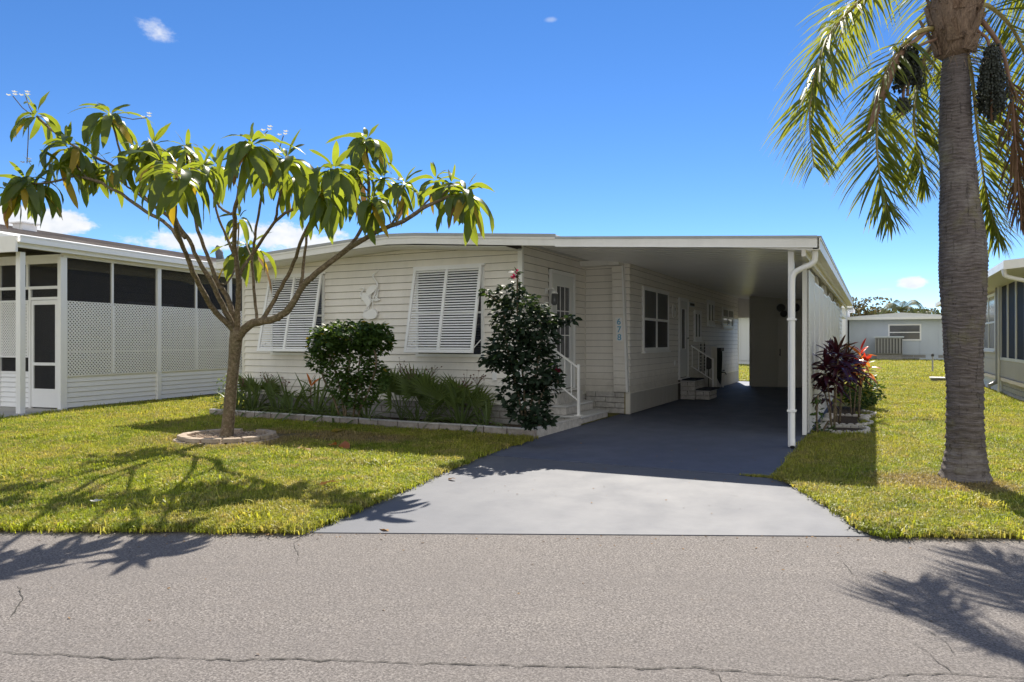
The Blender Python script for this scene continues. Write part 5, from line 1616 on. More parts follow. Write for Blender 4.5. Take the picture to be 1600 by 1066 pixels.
for i in range(420):
    a = rnd.uniform(0, 6.283); zz_ = rnd.uniform(-.42, .5)
    d = Vector((math.cos(a), math.sin(a), 0)); p = CC + d * .19 + Vector((0, 0, zz_))
    mb.tube([p, p + d * rnd.uniform(.02, .12) + Vector((rnd.gauss(0, .03), rnd.gauss(0, .03), rnd.uniform(-.16, .04)))], [.0035, .0015], 3, cap=False)
o = mb.build('fibres', 'fibre', pl, recalc=False); o['kind'] = 'stuff'
def frond(pts, r0=.028, n=62, L=.55, mat='palm_leaf', dens=1.0, start=.22, gravity=.52, rmat='palm_gold', spread=1.0):
    pp = smooth_path(pts, 8)
    m_ = len(pp)
    rr = [lerp(r0, .004, i / (m_ - 1)) for i in range(m_)]
    rc = MB().tube(pp, rr, 6).build('frond', rmat, pl, smooth=True)
    lens = [0]
    for i in range(1, m_): lens.append(lens[-1] + (pp[i] - pp[i - 1]).length)
    T = lens[-1]
    def at(s):
        for i in range(1, m_):
            if lens[i] >= s:
                t = (s - lens[i - 1]) / max(1e-6, lens[i] - lens[i - 1])
                return pp[i - 1].lerp(pp[i], t), (pp[i] - pp[i - 1]).normalized()
        return pp[-1], (pp[-1] - pp[-2]).normalized()
    mb = MB()
    N_ = int(n * 1.45)
    for i in range(N_):
        t = start + (1 - start) * (i + rnd.random() * .7) / N_
        p, d = at(T * t)
        side = d.cross(Vector((0, 0, 1)))
        if side.length < .15: side = d.cross(Vector(CF))
        side.normalize()
        upv = side.cross(d).normalized()
        for sg in (1, -1):
            l = L * 1.42 * (math.sin(math.pi * min(1, .18 + .78 * (t - start) / (1 - start))) ** .55) * rnd.uniform(.8, 1.1)
            fwd_ = .50 + .8 * t * t
            plum = rnd.uniform(-.6, .65)
            dr0 = (side * sg * spread + d * fwd_ + upv * plum).normalized()
            w = rnd.uniform(.009, .0145)
            pr = p; dirn = dr0.copy()
            wv = dirn.cross(Vector((0, 0, 1)) + upv * .3)
            if wv.length < .1: wv = dirn.cross(side)
            wv.normalize()
            wv = (wv + Vector((rnd.gauss(0, .4), rnd.gauss(0, .4), rnd.gauss(0, .4)))).normalized()
            vs = []
            SG = 4
            for k in range(SG + 1):
                ww = w * (.5, 1.0, .9, .6, .05)[k]
                vs += [pr + wv * ww, pr - wv * ww]
                dirn = (dirn + Vector((0, 0, -gravity * .36 * (k + .5) / SG * 1.5))).normalized()
                pr = pr + dirn * (l / SG)
            mb.raw(vs, [(2 * k, 2 * k + 1, 2 * k + 3, 2 * k + 2) for k in range(SG)])
    o = mb.build('leaflets', mat, rc, recalc=False)
    o['kind'] = 'stuff'
    return rc
frond([CC + Vector((-.05, 0, .45)), (5.525, -2.449, 5.029), (5.218, -2.659, 4.96), (4.969, -2.784, 4.694), (4.726, -2.907, 4.384), (4.604, -2.968, 4.013), (4.554, -2.993, 3.58), (4.593, -2.974, 3.103)], L=.50, n=80, start=.30)
frond([CC + Vector((-.15, 0, .0)), (5.477, -2.529, 4.403), (5.288, -2.68, 4.16), (5.178, -2.735, 3.872), (5.134, -2.757, 3.472), (5.156, -2.746, 3.042), (5.255, -2.696, 2.581)], L=.48, n=84, start=.24)
frond([CC + Vector((-.05, .15, -.05)), (5.628, -1.613, 4.533), (5.535, -1.548, 4.226), (5.498, -1.567, 3.844), (5.548, -1.542, 3.427), (5.61, -1.511, 3.101)], L=.46, n=64)
frond([CC + Vector((.05, .16, .0)), (5.994, -1.317, 4.643), (6.081, -1.161, 4.262), (6.131, -1.136, 3.699), (6.213, -1.095, 3.066), (6.332, -1.035, 2.539)], L=.56, n=110, rmat='palm_gold')
frond([CC + Vector((.15, .05, .15)), (6.181, -1.559, 4.92), (6.437, -1.318, 4.696), (6.62, -1.114, 4.259), (6.669, -1.09, 3.642), (6.62, -1.114, 3.024)], L=.55, n=70)
frond([CC + Vector((.1, 0, .35)), (6.135, -1.47, 5.305), (6.46, -0.747, 5.647), (6.824, -0.34, 5.618), (7.154, -0.174, 5.219), (7.319, -0.091, 4.665)], L=.60, n=95)
frond([CC + Vector((.15, 0, .1)), (6.094, -2.106, 4.515), (6.24, -2.033, 4.245), (6.313, -1.996, 3.831), (6.346, -1.979, 3.391), (6.38, -1.963, 2.889), (6.408, -1.948, 2.607)], L=.34, n=52, mat='palm_dry', start=.35, gravity=1.7, rmat='spathe', spread=.45)
# the upper crown outside the picture: it throws the shade on the street
for i, a in enumerate((.9, 1.6, 2.3)):
    e = rnd.uniform(.45, .8)
    d = Vector((math.cos(a), math.sin(a), 0))
    b0 = CC + Vector((0, 0, .65))
    frond([b0, b0 + d * .30 + Vector((0, 0, .40 * e)), b0 + d * .8 + Vector((0, 0, .6 * e)), b0 + d * 1.25 + Vector((0, 0, .4 * e)), b0 + d * 1.6 + Vector((0, 0, -.1)), b0 + d * 1.8 + Vector((0, 0, -.6))], L=.55, n=56)
sp = MB().tube(smooth_path([CC + Vector((-.2, -.02, .0)), (5.475, -2.586, 4.32), (5.341, -2.709, 4.159), (5.242, -2.815, 3.939), (5.145, -2.864, 3.654), (5.047, -2.913, 3.388)], 4), [.018, .018, .018, .02, .022, .024, .026, .03, .034, .036, .038, .04, .042, .044, .044, .042, .038, .03, .022, .012, .003], 8).build('spathe', 'spathe', pl, smooth=True)
def fruit(c, rx, rz, n, stalk):
    mb = MB(); c = Vector(c)
    left = n
    while left > 0:
        a = rnd.uniform(0, 6.283); rr = math.sqrt(rnd.uniform(.02, 1))
        top = c + Vector((math.cos(a) * rx * rr * .45, math.sin(a) * rx * rr * .45, rz * rnd.uniform(.5, 1.0)))
        end = c + Vector((math.cos(a) * rx * rr * rnd.uniform(.8, 1.25), math.sin(a) * rx * rr * rnd.uniform(.8, 1.25), -rz * rnd.uniform(.35, 1.12) * (1 - .35 * rr)))
        mb.tube([top, top.lerp(end, .5) + Vector((0, 0, .02)), end], .0025, 3, cap=False)
        k = int((top - end).length / .026)
        for j in range(k):
            p = top.lerp(end, (j + .5) / k) + Vector((rnd.gauss(0, .011), rnd.gauss(0, .011), rnd.gauss(0, .006)))
            mb.ball(p, rnd.uniform(.0085, .0135), 5, 4, (1, 1, 1.25))
        left -= k
    o = mb.build('fruit_cluster', 'fruit', pl, smooth=True, recalc=False); o['kind'] = 'stuff'
    MB().tube(smooth_path([Vector(p) for p in stalk], 4), .014, 6).build('fruit_stalk', 'spathe', pl, smooth=True)
fruit((5.396, -2.682, 3.994), .145, .24, 900, [CC + Vector((-.1, 0, -.1)), (5.519, -2.564, 4.271), (5.428, -2.665, 4.165), (5.396, -2.682, 3.762)])
fruit((5.352, -2.704, 3.671), .07, .08, 120, [(5.396, -2.682, 3.994), (5.363, -2.698, 3.823), (5.352, -2.704, 3.579)])
fruit((6.124, -2.203, 3.908), .135, .40, 1700, [CC + Vector((.12, 0, .0)), (6.034, -2.215, 4.416), (6.108, -2.212, 4.261), (6.13, -2.2, 3.549)])

# ---------------------------------------------------------------- shrubs of the front bed
def bushy(name, label, cat, base, stems, blobs, mats, leafL, n, stemmat='bark', flower=None, group=None, fold=.15):
    b = thing(name, label, cat, base, group)
    for s_ in stems:
        MB().tube(smooth_path(s_, 3), [lerp(.016, .006, i / 30) for i in range(len(smooth_path(s_, 3)))], 6).build('stem', stemmat, b, smooth=True)
    lm = [leaf_mesh('leaf', 1.0, w_, R(a_), R(d_), mats[0], seg=3, fold=fold) for w_, a_, d_ in ((.5, 20, 40), (.6, 0, 30), (.55, -20, 50), (.45, 45, 30))]
    lst = []
    tot = sum(bl_[2] for bl_ in blobs)
    for c, r_, wt in blobs:
        c = Vector(c); r_ = Vector(r_)
        for _ in range(int(n * wt / tot)):
            while True:
                v = Vector((rnd.uniform(-1, 1), rnd.uniform(-1, 1), rnd.uniform(-1, 1)))
                if .3 < v.length < 1: break
            v *= (v.length ** -.35)
            if v.length > 1: v.normalize()
            v = v * rnd.uniform(.86, 1.07)
            p = c + Vector((v.x * r_.x, v.y * r_.y, v.z * r_.z))
            mx = face(math.atan2(v.y, v.x) + rnd.uniform(-1.3, 1.3), p, rnd.uniform(-.9, .9), leafL * rnd.uniform(.7, 1.25))
            lst.append((rnd.choice(lm), mx, 0 if rnd.random() < .985 or len(mats) < 2 else 1))
    merge(lst, 'foliage', b, mats)
    if flower:
        for p in flower:
            f_ = MB(); p = Vector(p)
            for k in range(9):
                d = Vector((rnd.gauss(0, 1), rnd.gauss(0, 1), rnd.gauss(0, 1))).normalized() * .045
                s_ = d.cross(Vector((.3, .5, .8))).normalized() * .018
                f_.raw([p, p + d * .6 + s_, p + d, p + d * .6 - s_], [(0, 1, 2, 3)])
            f_.build('flower', 'pinkflower', b, recalc=False)
    return b
SB = (-2.67, -1.15, 0.07)
bushy('green_shrub', 'rounded green shrub with open lower stems between the two shutters', 'shrub', SB,
      [[(-2.129, -1.822, 0.284), (-2.199, -1.857, 0.774), (-2.331, -1.923, 1.214), (-2.392, -1.954, 1.459)], [(-2.112, -1.813, 0.284), (-2.086, -1.8, 0.774), (-2.042, -1.778, 1.361), (-2.068, -1.791, 1.655)], [(-2.007, -1.76, 0.284), (-1.937, -1.725, 0.774), (-1.806, -1.659, 1.067), (-1.709, -1.611, 1.459)],
       [(-2.001, -1.645, 0.273), (-1.948, -1.619, 0.649), (-1.937, -1.725, 0.969), (-1.867, -1.69, 1.361)], [(-2.266, -1.779, 0.293), (-2.354, -1.823, 0.57), (-2.487, -1.89, 0.866), (-2.531, -1.912, 1.163)], [(-1.855, -1.796, 0.391), (-1.637, -1.798, 0.785), (-1.568, -1.764, 1.122), (-1.603, -1.781, 1.314)]],
      [((-2.042, -1.778, 1.508), (.56, .42, .24), 5), ((-2.357, -1.936, 1.41), (.30, .32, .26), 1.6), ((-1.718, -1.615, 1.459), (.28, .32, .28), 2), ((-2.068, -1.791, 1.067), (.52, .36, .34), 2.3), ((-1.595, -1.665, 0.896), (.16, .16, .20), .7),
       ((-1.937, -1.725, 0.656), (.30, .30, .28), 1.3), ((-2.156, -1.835, 0.774), (.22, .26, .22), .6), ((-2.506, -2.011, 1.165), (.14, .18, .2), .4)],
      ['shrub', 'leaf_yellow'], .078, 5600)
BB = (0.22, -0.29, 0.07)
bushy('hibiscus_shrub', 'tall dark hibiscus shrub beside the entry steps with a sprig above', 'shrub', BB,
      [[(0.96, -1.835, 0.326), (0.93, -1.85, 0.856), (0.884, -1.873, 1.369), (0.853, -1.888, 1.882), (0.861, -1.885, 2.326)], [(0.991, -1.819, 0.326), (1.06, -1.785, 0.856), (1.136, -1.746, 1.369), (1.174, -1.727, 1.796)], [(0.93, -1.85, 0.343), (0.838, -1.896, 0.856), (0.716, -1.958, 1.454), (0.678, -1.977, 1.882), (0.487, -2.073, 2.07)],
       [(1.021, -1.804, 0.326), (1.215, -1.818, 0.777), (1.351, -1.75, 0.946), (1.381, -1.735, 0.862)], [(1.098, -1.766, 1.54), (1.312, -1.658, 1.711), (1.525, -1.55, 1.728)]],
      [((0.907, -1.862, 1.728), (.40, .34, .34), 3), ((1.119, -1.811, 1.539), (.30, .28, .30), 1.6), ((0.77, -1.875, 1.325), (.34, .3, .28), 1.8), ((1.021, -1.804, 1.07), (.36, .32, .34), 2.4), ((0.991, -1.819, 0.616), (.30, .28, .36), 2.2), ((0.732, -1.894, 0.767), (.14, .16, .2), .35), ((0.655, -1.988, 1.198), (.24, .24, .20), .8),
       ((0.64, -1.996, 1.967), (.20, .10, .06), .3), ((0.502, -2.065, 2.07), (.10, .08, .05), .12), ((1.403, -1.612, 1.711), (.16, .10, .07), .3), ((0.838, -1.896, 2.224), (.05, .05, .16), .10), ((1.306, -1.773, 0.929), (.14, .14, .22), .6), ((0.548, -2.042, 1.155), (.17, .1, .07), .2), ((1.155, -1.849, 0.396), (.2, .2, .12), .5), ((0.777, -1.927, 2.095), (.2, .16, .12), .4)],
      ['shrub_dark', 'shrub'], .092, 3700, flower=[(0.86, -1.941, 2.355), (0.83, -1.956, 2.287), (1.371, -1.796, 1.05), (1.416, -1.773, 1.033)], fold=.1)
# strap leaf clumps
strapm = [leaf_mesh('leaf', 1.0, .055, R(a), R(d), 'strap', seg=6, fold=.35, twist=tw) for a, d, tw in ((82, 25, .3), (75, 60, -.3), (66, 95, .4), (55, 115, -.4), (70, 140, .2))]
lcol = {}
def clump(label, base, n, L, mats=None, name='strap_leaf_plant', cat='plant', group='strap leaved plants in the front bed', meshes=None, rad=.12):
    b = thing(name, label, cat, base, group)
    base = Vector(base)
    for i in range(int(n * 1.5)):
        a = rnd.uniform(0, 6.283)
        mx = face(a, base + Vector((math.cos(a), math.sin(a), 0)) * rnd.uniform(0, rad), rnd.uniform(-.2, .2), L * 1.42 * rnd.uniform(.65, 1.15))
        inst('leaf', rnd.choice(meshes or strapm), b, mx)
    return b
z7 = .07
for i, (x, y, n, L, lb) in enumerate(((-5.85, -.5, 22, .50, 'strap leaf clump at the far left end of the front bed'), (-5.35, -.62, 24, .52, 'strap leaf clump second from the left end of the front bed'),
        (-4.85, -.45, 26, .60, 'strap leaf clump under the left shutter'), (-4.35, -.62, 26, .58, 'strap leaf clump just right of the left shutter corner'), (-3.85, -.55, 26, .58, 'arching strap leaf clump left of the green shrub'),
        (-3.35, -.70, 22, .50, 'low strap leaf clump at the foot of the green shrub'), (-2.55, -.72, 24, .46, 'pale strap leaf clump just right of the green shrub'), (-1.55, -.72, 20, .42, 'strap leaf clump in front of the fan palm'),
        (-.75, -.66, 30, .58, 'arching strap leaf clump left of the hibiscus shrub'), (-.25, -.72, 18, .42, 'small strap leaf clump at the foot of the hibiscus shrub'))):
    clump(lb, (x, y, z7), n, L)
# fan palms (palmate leaves)
def fan_leaf(name, Rr, nseg=14):
    vs, fs = [], []
    for k in range(nseg):
        a = R(-78) + R(156) * k / (nseg - 1)
        l = Rr * (1 - .25 * abs(k / (nseg - 1) - .5) * 2) * rnd.uniform(.92, 1.05)
        d = Vector((math.cos(a), math.sin(a), 0)); s_ = Vector((-math.sin(a), math.cos(a), 0))
        w = Rr * .055
        n = len(vs)
        vs += [Vector((0, 0, 0)), d * l * .5 + s_ * w + Vector((0, 0, .03)), d * l * .5 + Vector((0, 0, -.01)), d * l * .5 - s_ * w + Vector((0, 0, .03)), d * l + Vector((0, 0, -.14 * Rr))]
        fs += [(n, n + 1, n + 2), (n, n + 2, n + 3), (n + 1, n + 4, n + 2), (n + 2, n + 4, n + 3)]
    me = bpy.data.meshes.new(name); me.from_pydata(vs, [], fs); me.materials.append(M['fan'])
    return me
fans = [fan_leaf('fan_leaf', 1.0) for _ in range(3)]
def fanpalm(label, base, n, L, R_):
    b = thing('fan_palm', label, 'plant', base, 'young fan palms in the front bed')
    base = Vector(base)
    for i in range(n):
        a = i * 2.4 + rnd.uniform(-.3, .3)
        el = rnd.uniform(.6, 1.35)
        d = Vector((math.cos(a) * math.cos(el), math.sin(a) * math.cos(el), math.sin(el)))
        l = L * rnd.uniform(.7, 1.1)
        tip = base + d * l
        MB().tube([base, base + d * l * .5 + Vector((0, 0, .02)), tip], .006, 5).build('leaf_stalk', 'strap', b, recalc=False)
        mx = Matrix.Translation(tip) @ Matrix.Rotation(a, 4, 'Z') @ Matrix.Rotation(-el * .92, 4, 'Y') @ Matrix.Rotation(rnd.uniform(-1.3, 1.3), 4, 'X') @ Matrix.Scale(R_ * 1.15 * rnd.uniform(.8, 1.1), 4)
        inst('fan_leaf', rnd.choice(fans), b, mx)
fanpalm('young fan palm below the left edge of the right shutter', (-2.05, -.45, z7), 12, .62, .42)
fanpalm('young fan palm below the middle of the right shutter', (-1.45, -.42, z7), 13, .60, .42)
fanpalm('young fan palm between the frangipani trunk and the left shutter', (-5.6, -.25, z7), 9, .52, .36)
fanpalm('small fan palm near the right end of the right shutter', (-.85, -.35, z7), 9, .50, .36)
# tall dried flower stalks
for i, (x, y, h, lb) in enumerate(((-2.05, -.5, .98, 'tallest dried flower stalk under the left corner of the right shutter'), (-1.72, -.62, .86, 'leaning dried flower stalk below the right shutter'), (-1.30, -.5, .94, 'dried flower stalk under the centre of the right shutter'),
                             (-.80, -.62, .76, 'dried flower stalk left of the hibiscus shrub'), (-.55, -.55, .80, 'dried flower stalk touching the hibiscus shrub'), (-4.95, -.55, .72, 'dried flower stalk under the left shutter'), (-4.5, -.62, .66, 'dried flower stalk near the reddish plant'), (-5.7, -.62, .62, 'dried flower stalk behind the frangipani trunk'))):
    b = thing('dried_flower_stalk', lb, 'flower stalk', (x, y, z7), 'dried flower stalks in the front bed')
    top = Vector((x + rnd.uniform(-.1, .1), y + rnd.uniform(-.1, .1), z7 + h))
    base = Vector((x, y, z7))
    MB().tube(smooth_path([base, base.lerp(top, .5) + Vector((.02, 0, 0)), top], 3), .004, 4).build('stem', 'strap', b, recalc=False)
    m_ = MB()
    for k in range(13):
        q = top + Vector((rnd.gauss(0, .075), rnd.gauss(0, .05), rnd.gauss(-.03, .055)))
        m_.tube([top + Vector((0, 0, -.14)), q], .0022, 3, cap=False)
        m_.ball(q, rnd.uniform(.009, .018), 5, 3, (1, 1, .8))
    o = m_.build('flower_head', 'dryflower', b, recalc=False)
# cordylines
cordm = {mt: [leaf_mesh('leaf', 1.0, w_, R(a), R(d), mt, seg=6, fold=.3, twist=tw) for a, d, tw, w_ in ((78, 22, .2, .2), (62, 45, -.3, .22), (45, 65, .3, .22), (28, 80, -.2, .2), (8, 70, .2, .18))] for mt in ('purple', 'red', 'orange', 'strap')}
def cordyline(label, base, heads, L, mts, lean=.15, n=22, group='cordylines along the carport'):
    b = thing('cordyline', label, 'plant', base, group)
    base = Vector(base)
    for (dx, dy, h) in heads:
        top = base + Vector((dx, dy, h))
        MB().tube(smooth_path([base + Vector((dx * .2, dy * .2, 0)), base + Vector((dx * .5, dy * .5, h * .5)), top], 3), .011, 6).build('stem', 'bark', b, smooth=True)
        a = rnd.uniform(0, 6.28)
        for i in range(n):
            a += 2.4
            t = i / n
            ki = min(4, int(t * 4 + rnd.random()))
            q = top + Vector((0, 0, .10 - .30 * t)) 
            mt = mts[0] if t > .3 or len(mts) == 1 else mts[1]
            inst('leaf', cordm[mt][ki], b, face(a + rnd.uniform(-.3, .3), q, rnd.uniform(-.4, .4), L * (rnd.uniform(.6, .8) if t < .2 else rnd.uniform(.85, 1.12))))
    return b
cordyline('tall maroon cordyline nearest the carport lattice corner', (4.55, 1.80, .03), ((-.12, .0, .98), (.06, .12, 1.18), (.0, .3, .82), (-.15, .2, .62)), .36, ['purple'], n=28)
cordyline('dense maroon cordyline in the middle planting ring', (4.58, 2.75, .03), ((-.1, 0, 1.15), (.10, .1, 1.05), (.05, .35, .9)), .36, ['purple'], n=28)
cordyline('scarlet and orange cordyline beside the lawn edge', (4.85, 3.9, .03), ((.05, .1, 1.12), (.10, -.05, .92)), .34, ['orange', 'red'], n=13)
cordyline('dark cordyline behind the scarlet one', (4.75, 4.6, .03), ((-.1, 0, 1.0), (.1, .2, .85)), .36, ['purple'], n=28)
cordyline('reddish cordyline left of the green shrub', (-4.05, -.45, z7), ((.0, .0, .50),), .30, ['strap', 'orange'], n=12, group='cordylines in the front bed')
bushy('low_green_shrub', 'low green shrub behind the scarlet cordyline', 'shrub', (4.85, 5.8, .03), [[(4.85, 5.8, .03), (4.85, 5.8, .4), (4.9, 5.75, .6)]], [((4.88, 5.8, .42), (.42, .5, .36), 1)], ['shrub', 'leaf_yellow'], .08, 900)
bushy('climbing_weed', 'slim green weed at the foot of the lattice corner', 'plant', (4.36, 1.25, .03), [[(4.36, 1.25, .03), (4.34, 1.22, .3), (4.36, 1.25, .62)], [(4.40, 1.35, .03), (4.46, 1.4, .15), (4.5, 1.35, .22)]], [((4.35, 1.24, .35), (.05, .05, .30), 1), ((4.45, 1.35, .12), (.14, .12, .10), 1)], ['shrub'], .07, 90)
# scalloped edging rings
def ring(label, pts_, n, closed=False):
    e = thing('scalloped_edging', label, 'garden edging', (pts_[0][0], pts_[0][1], 0), 'scalloped edging rings along the carport')
    pp = smooth_path([Vector((x, y, 0)) for x, y in pts_], 6)
    L_ = [0]
    for i in range(1, len(pp)): L_.append(L_[-1] + (pp[i] - pp[i - 1]).length)
    k = int(L_[-1] / .115)
    for j in range(k):
        s_ = L_[-1] * (j + .5) / k
        for i in range(1, len(pp)):
            if L_[i] >= s_:
                p = pp[i - 1].lerp(pp[i], (s_ - L_[i - 1]) / (L_[i] - L_[i - 1])); u = (pp[i] - pp[i - 1]).normalized(); break
        v = Vector((u.y, -u.x, 0)); f = Fr(p, u, v)
        hw = .054; hh = rnd.uniform(.062, .078)
        poly = [(-hw, .0), (hw, .0), (hw, hh * .6), (hw * .7, hh * .9), (0, hh), (-hw * .7, hh * .9), (-hw, hh * .6)]
        MB(f).prism([(a, c + .02) for a, c in poly], -.028, .028).build('scallop', 'scallop', e, bevel=.004)
ring('nearest scalloped edging ring round the maroon cordyline', [(4.36, 1.62), (4.55, 1.38), (4.85, 1.42), (5.02, 1.75), (4.98, 2.15), (4.7, 2.2), (4.45, 2.1)], 14)
ring('middle scalloped edging ring along the carport', [(4.36, 2.5), (4.6, 2.45), (4.95, 2.55), (5.08, 2.95), (5.0, 3.35)], 12)
ring('farthest scalloped edging ring along the carport', [(4.40, 4.2), (4.7, 4.15), (5.05, 4.3), (5.12, 4.8), (4.9, 5.2)], 12)
LBS = ('loose edging stone between the nearest ring and the lattice', 'second loose stone behind the nearest ring by the lattice', 'loose stone against the lattice beside the middle ring', 'loose stone behind the middle ring by the lattice', 'loose pale stone on the lawn side behind the middle ring', 'farther of two lawn side loose stones before the last ring', 'last loose stone against the lattice before the farthest ring')
for j, (x, y) in enumerate(((4.36, 2.0), (4.38, 2.3), (4.36, 3.0), (4.40, 3.5), (4.96, 3.55), (4.99, 3.85), (4.38, 3.9))):
    r_ = MB().ball((x, y, .07), .085, 8, 5, (1, 1.5, .55)).build('edging_stone', 'scallop', smooth=True)
    tag(r_, LBS[j], 'stone', 'loose stones along the carport')
bs = MB().slab([(4.30, 1.5), (4.95, 1.5), (5.0, 3.3), (5.05, 5.0), (4.85, 6.3), (4.30, 6.3)], .0, .045).build('side_bed', 'soil')
tag(bs, 'soil of the narrow bed along the carport', kind='structure')
# ---------------------------------------------------------------- fallen leaves and blossoms
fl = [leaf_mesh('leaf', 1.0, .42, R(12), R(30), 'leaf_yellow', seg=5, wave=.2), leaf_mesh('leaf', 1.0, .4, R(14), R(40), 'leaf_dry', seg=5, wave=.3, twist=.6), leaf_mesh('leaf', 1.0, .4, R(14), R(36), 'orange', seg=5, wave=.2)]
for j, (p, k, s_, lb) in enumerate((((1.32, -4.24, 0.03), 1, .11, 'curled tan leaf lying on the sunlit driveway'), ((1.88, -6.13, 0.01), 1, .14, 'curled brown leaf where driveway meets street'), ((-2.1, -1.82, 0.06), 0, .30, 'yellow leaf on shaded grass near the bed edging'),
                                ((-1.09, -3.14, 0.07), 2, .34, 'bright orange leaf on the lawn right of the tree ring'), ((-1.14, -3.29, 0.07), 2, .22, 'small orange leaf left of the bright orange one'), ((-1.33, -3.69, 0.07), 1, .2, 'dry leaf on bare soil right of the tree ring'),
                                ((0.62, -5.2, 0.08), 1, .22, 'brown leaf half hidden in the sunny front grass'), ((1.14, -6.62, 0.01), 1, .07, 'tiny brown leaf at the edge of the street'), ((-2.82, -6.1, 0.08), 1, .12, 'pale upright leaf in the grass at far left'))):
    o = bpy.data.objects.new('fallen_leaf', fl[k]); COL.objects.link(o)
    o.matrix_basis = face(rnd.uniform(0, 6.28), Vector(p) + Vector((0, 0, .02 if p[2] > .05 else -.001)), rnd.uniform(-.5, .5) * (1 if p[2] > .05 else .2), s_)
    tag(o, lb, 'leaf', 'fallen leaves')
bl_ = MB(); c = Vector((-0.67, -6.71, 0.09))
for k in range(5):
    a = k * 1.2566; d = Vector((math.cos(a), math.sin(a), .3)) * .05; s_ = Vector((-math.sin(a), math.cos(a), 0)) * .02
    bl_.raw([c, c + d * .6 + s_, c + d, c + d * .6 - s_], [(0, 1, 2, 3)])
o = bl_.build('fallen_blossom', 'flower', recalc=False); tag(o, 'white blossom fallen on the left lawn', 'flower')

# grit, leaf crumbs and seed bits blown along the kerbless street edge and over the driveway
mb = MB()
for i in range(620):
    q_ = rnd.random()
    if q_ < .6:
        x, y = rpt(rnd.uniform(-9, 9), abs(rnd.gauss(0, .16)) + .01); z_ = .003
    elif q_ < .85:
        x, y = rpt(rnd.uniform(-6, 8), rnd.uniform(.2, 5)); z_ = .003
    else:
        x, y = rnd.uniform(1.0, 4.2), rnd.uniform(-4.6, -1.0); z_ = .012
    a = rnd.uniform(0, 6.283); l = rnd.uniform(.004, .015); w = l * rnd.uniform(.25, .7)
    d = Vector((math.cos(a), math.sin(a), 0)); s_ = Vector((-math.sin(a), math.cos(a), 0))
    c = Vector((x, y, z_))
    mb.raw([c - d * l, c + s_ * w + Vector((0, 0, l * .4)), c + d * l + Vector((0, 0, l * .2)), c - s_ * w], [(0, 1, 2, 3)])
o = mb.build('litter', 'leaf_dry', recalc=False)
tag(o, 'dry leaf crumbs along the street edge and driveway', kind='stuff')

# ---------------------------------------------------------------- far trees
def far_tree(label, c, r_, h, n, mat, seedless=0, name='far_tree'):
    b = thing(name, label, 'tree', (c[0], c[1], 0), 'trees behind the far houses')
    base = Vector((c[0], c[1], 0))
    MB().tube([base, base + Vector((.1, 0, h * .4)), base + Vector((.2, .1, h * .75))], [r_ * .09, r_ * .06, r_ * .02], 8).build('trunk', 'bark', b, smooth=True)
    mb = MB()
    blobs = [(Vector((rnd.uniform(-.6, .6) * r_, rnd.uniform(-.5, .5) * r_, h * rnd.uniform(.35, .85))), r_ * rnd.uniform(.32, .55)) for _ in range(9)]
    for i in range(n):
        o_, br = rnd.choice(blobs)
        v = Vector((rnd.gauss(0, 1), rnd.gauss(0, 1), rnd.gauss(0, 1))).normalized() * br * rnd.uniform(.65, 1.08)
        p = base + o_ + Vector((v.x, v.y, v.z * .8))
        if p.z > h * 1.02: p.z = h * rnd.uniform(.9, 1.02)
        d = Vector((rnd.gauss(0, 1), rnd.gauss(0, 1), rnd.gauss(0, 1))).normalized(); s_ = d.cross(Vector((.2, .6, .7))).normalized()
        w = rnd.uniform(.13, .30)
        mb.raw([p - d * w, p + s_ * w * .6, p + d * w, p - s_ * w * .6], [(0, 1, 2, 3)])
    mb.build('crown', mat, b, recalc=False)
def fp(px, t):      # a spot t metres out along the view through photo column px, on the ground
    x = (px - 800) / 1123.0
    return CAMP + (CF + CR * x) * t
for px_, t, r_, h, mat, lb in ((1340, 92, 4.2, 7.0, 'far_leaf2', 'leftmost brown green tree above the white far house'), (1372, 98, 4.0, 6.4, 'far_leaf', 'tree above the gap between the two far houses'),
                               (1392, 88, 3.2, 5.6, 'far_leaf2', 'low tree left of the far palm'), (1432, 94, 3.6, 5.9, 'far_leaf', 'round green tree right of the far palm'), (1455, 100, 3.6, 6.2, 'far_leaf2', 'brownish tree half behind the palm trunk'), (1480, 96, 4.0, 6.3, 'far_leaf', 'tree wholly beside the palm trunk')):
    p = fp(px_, t)
    far_tree(lb, (p.x, p.y), r_, h, 1500, mat)
def far_palm(label, px_, t, h, L):
    p = fp(px_, t)
    b = thing('far_palm', label, 'palm tree', (p.x, p.y, 0), 'far palms behind the houses')
    top = Vector((p.x, p.y, h))
    MB().tube([Vector((p.x, p.y, 0)), top], [.2, .14], 8).build('trunk', 'palm_bark', b)
    for i in range(13):
        a = i * 2.4; e = rnd.uniform(.1, 1.2)
        d = Vector((math.cos(a), math.sin(a), 0))
        pts_ = smooth_path([top, top + d * L * .35 + Vector((0, 0, L * .35 * e)), top + d * L * .7 + Vector((0, 0, L * .3 * e)), top + d * L * .95 + Vector((0, 0, -L * .2))], 4)
        mb = MB()
        for k in range(len(pts_) - 1):
            q = pts_[k]; dd = (pts_[k + 1] - q).normalized(); sd_ = dd.cross(Vector((0, 0, 1))).normalized()
            for j in range(3):
                qq = q.lerp(pts_[k + 1], j / 3)
                for sg in (1, -1):
                    tip = qq + sd_ * sg * L * .2 + dd * L * .12 + Vector((0, 0, -L * .13))
                    mb.raw([qq - dd * .04, qq + dd * .04, tip], [(0, 1, 2)])
        mb.build('frond', 'far_leaf', b, recalc=False)
far_palm('small far palm above the blue grey house roof', 1410, 84, 5.2, 2.6)
far_palm('second far palm just left of the big palm trunk', 1440, 88, 4.3, 2.2)
p = fp(1360, 130)
mb = MB()
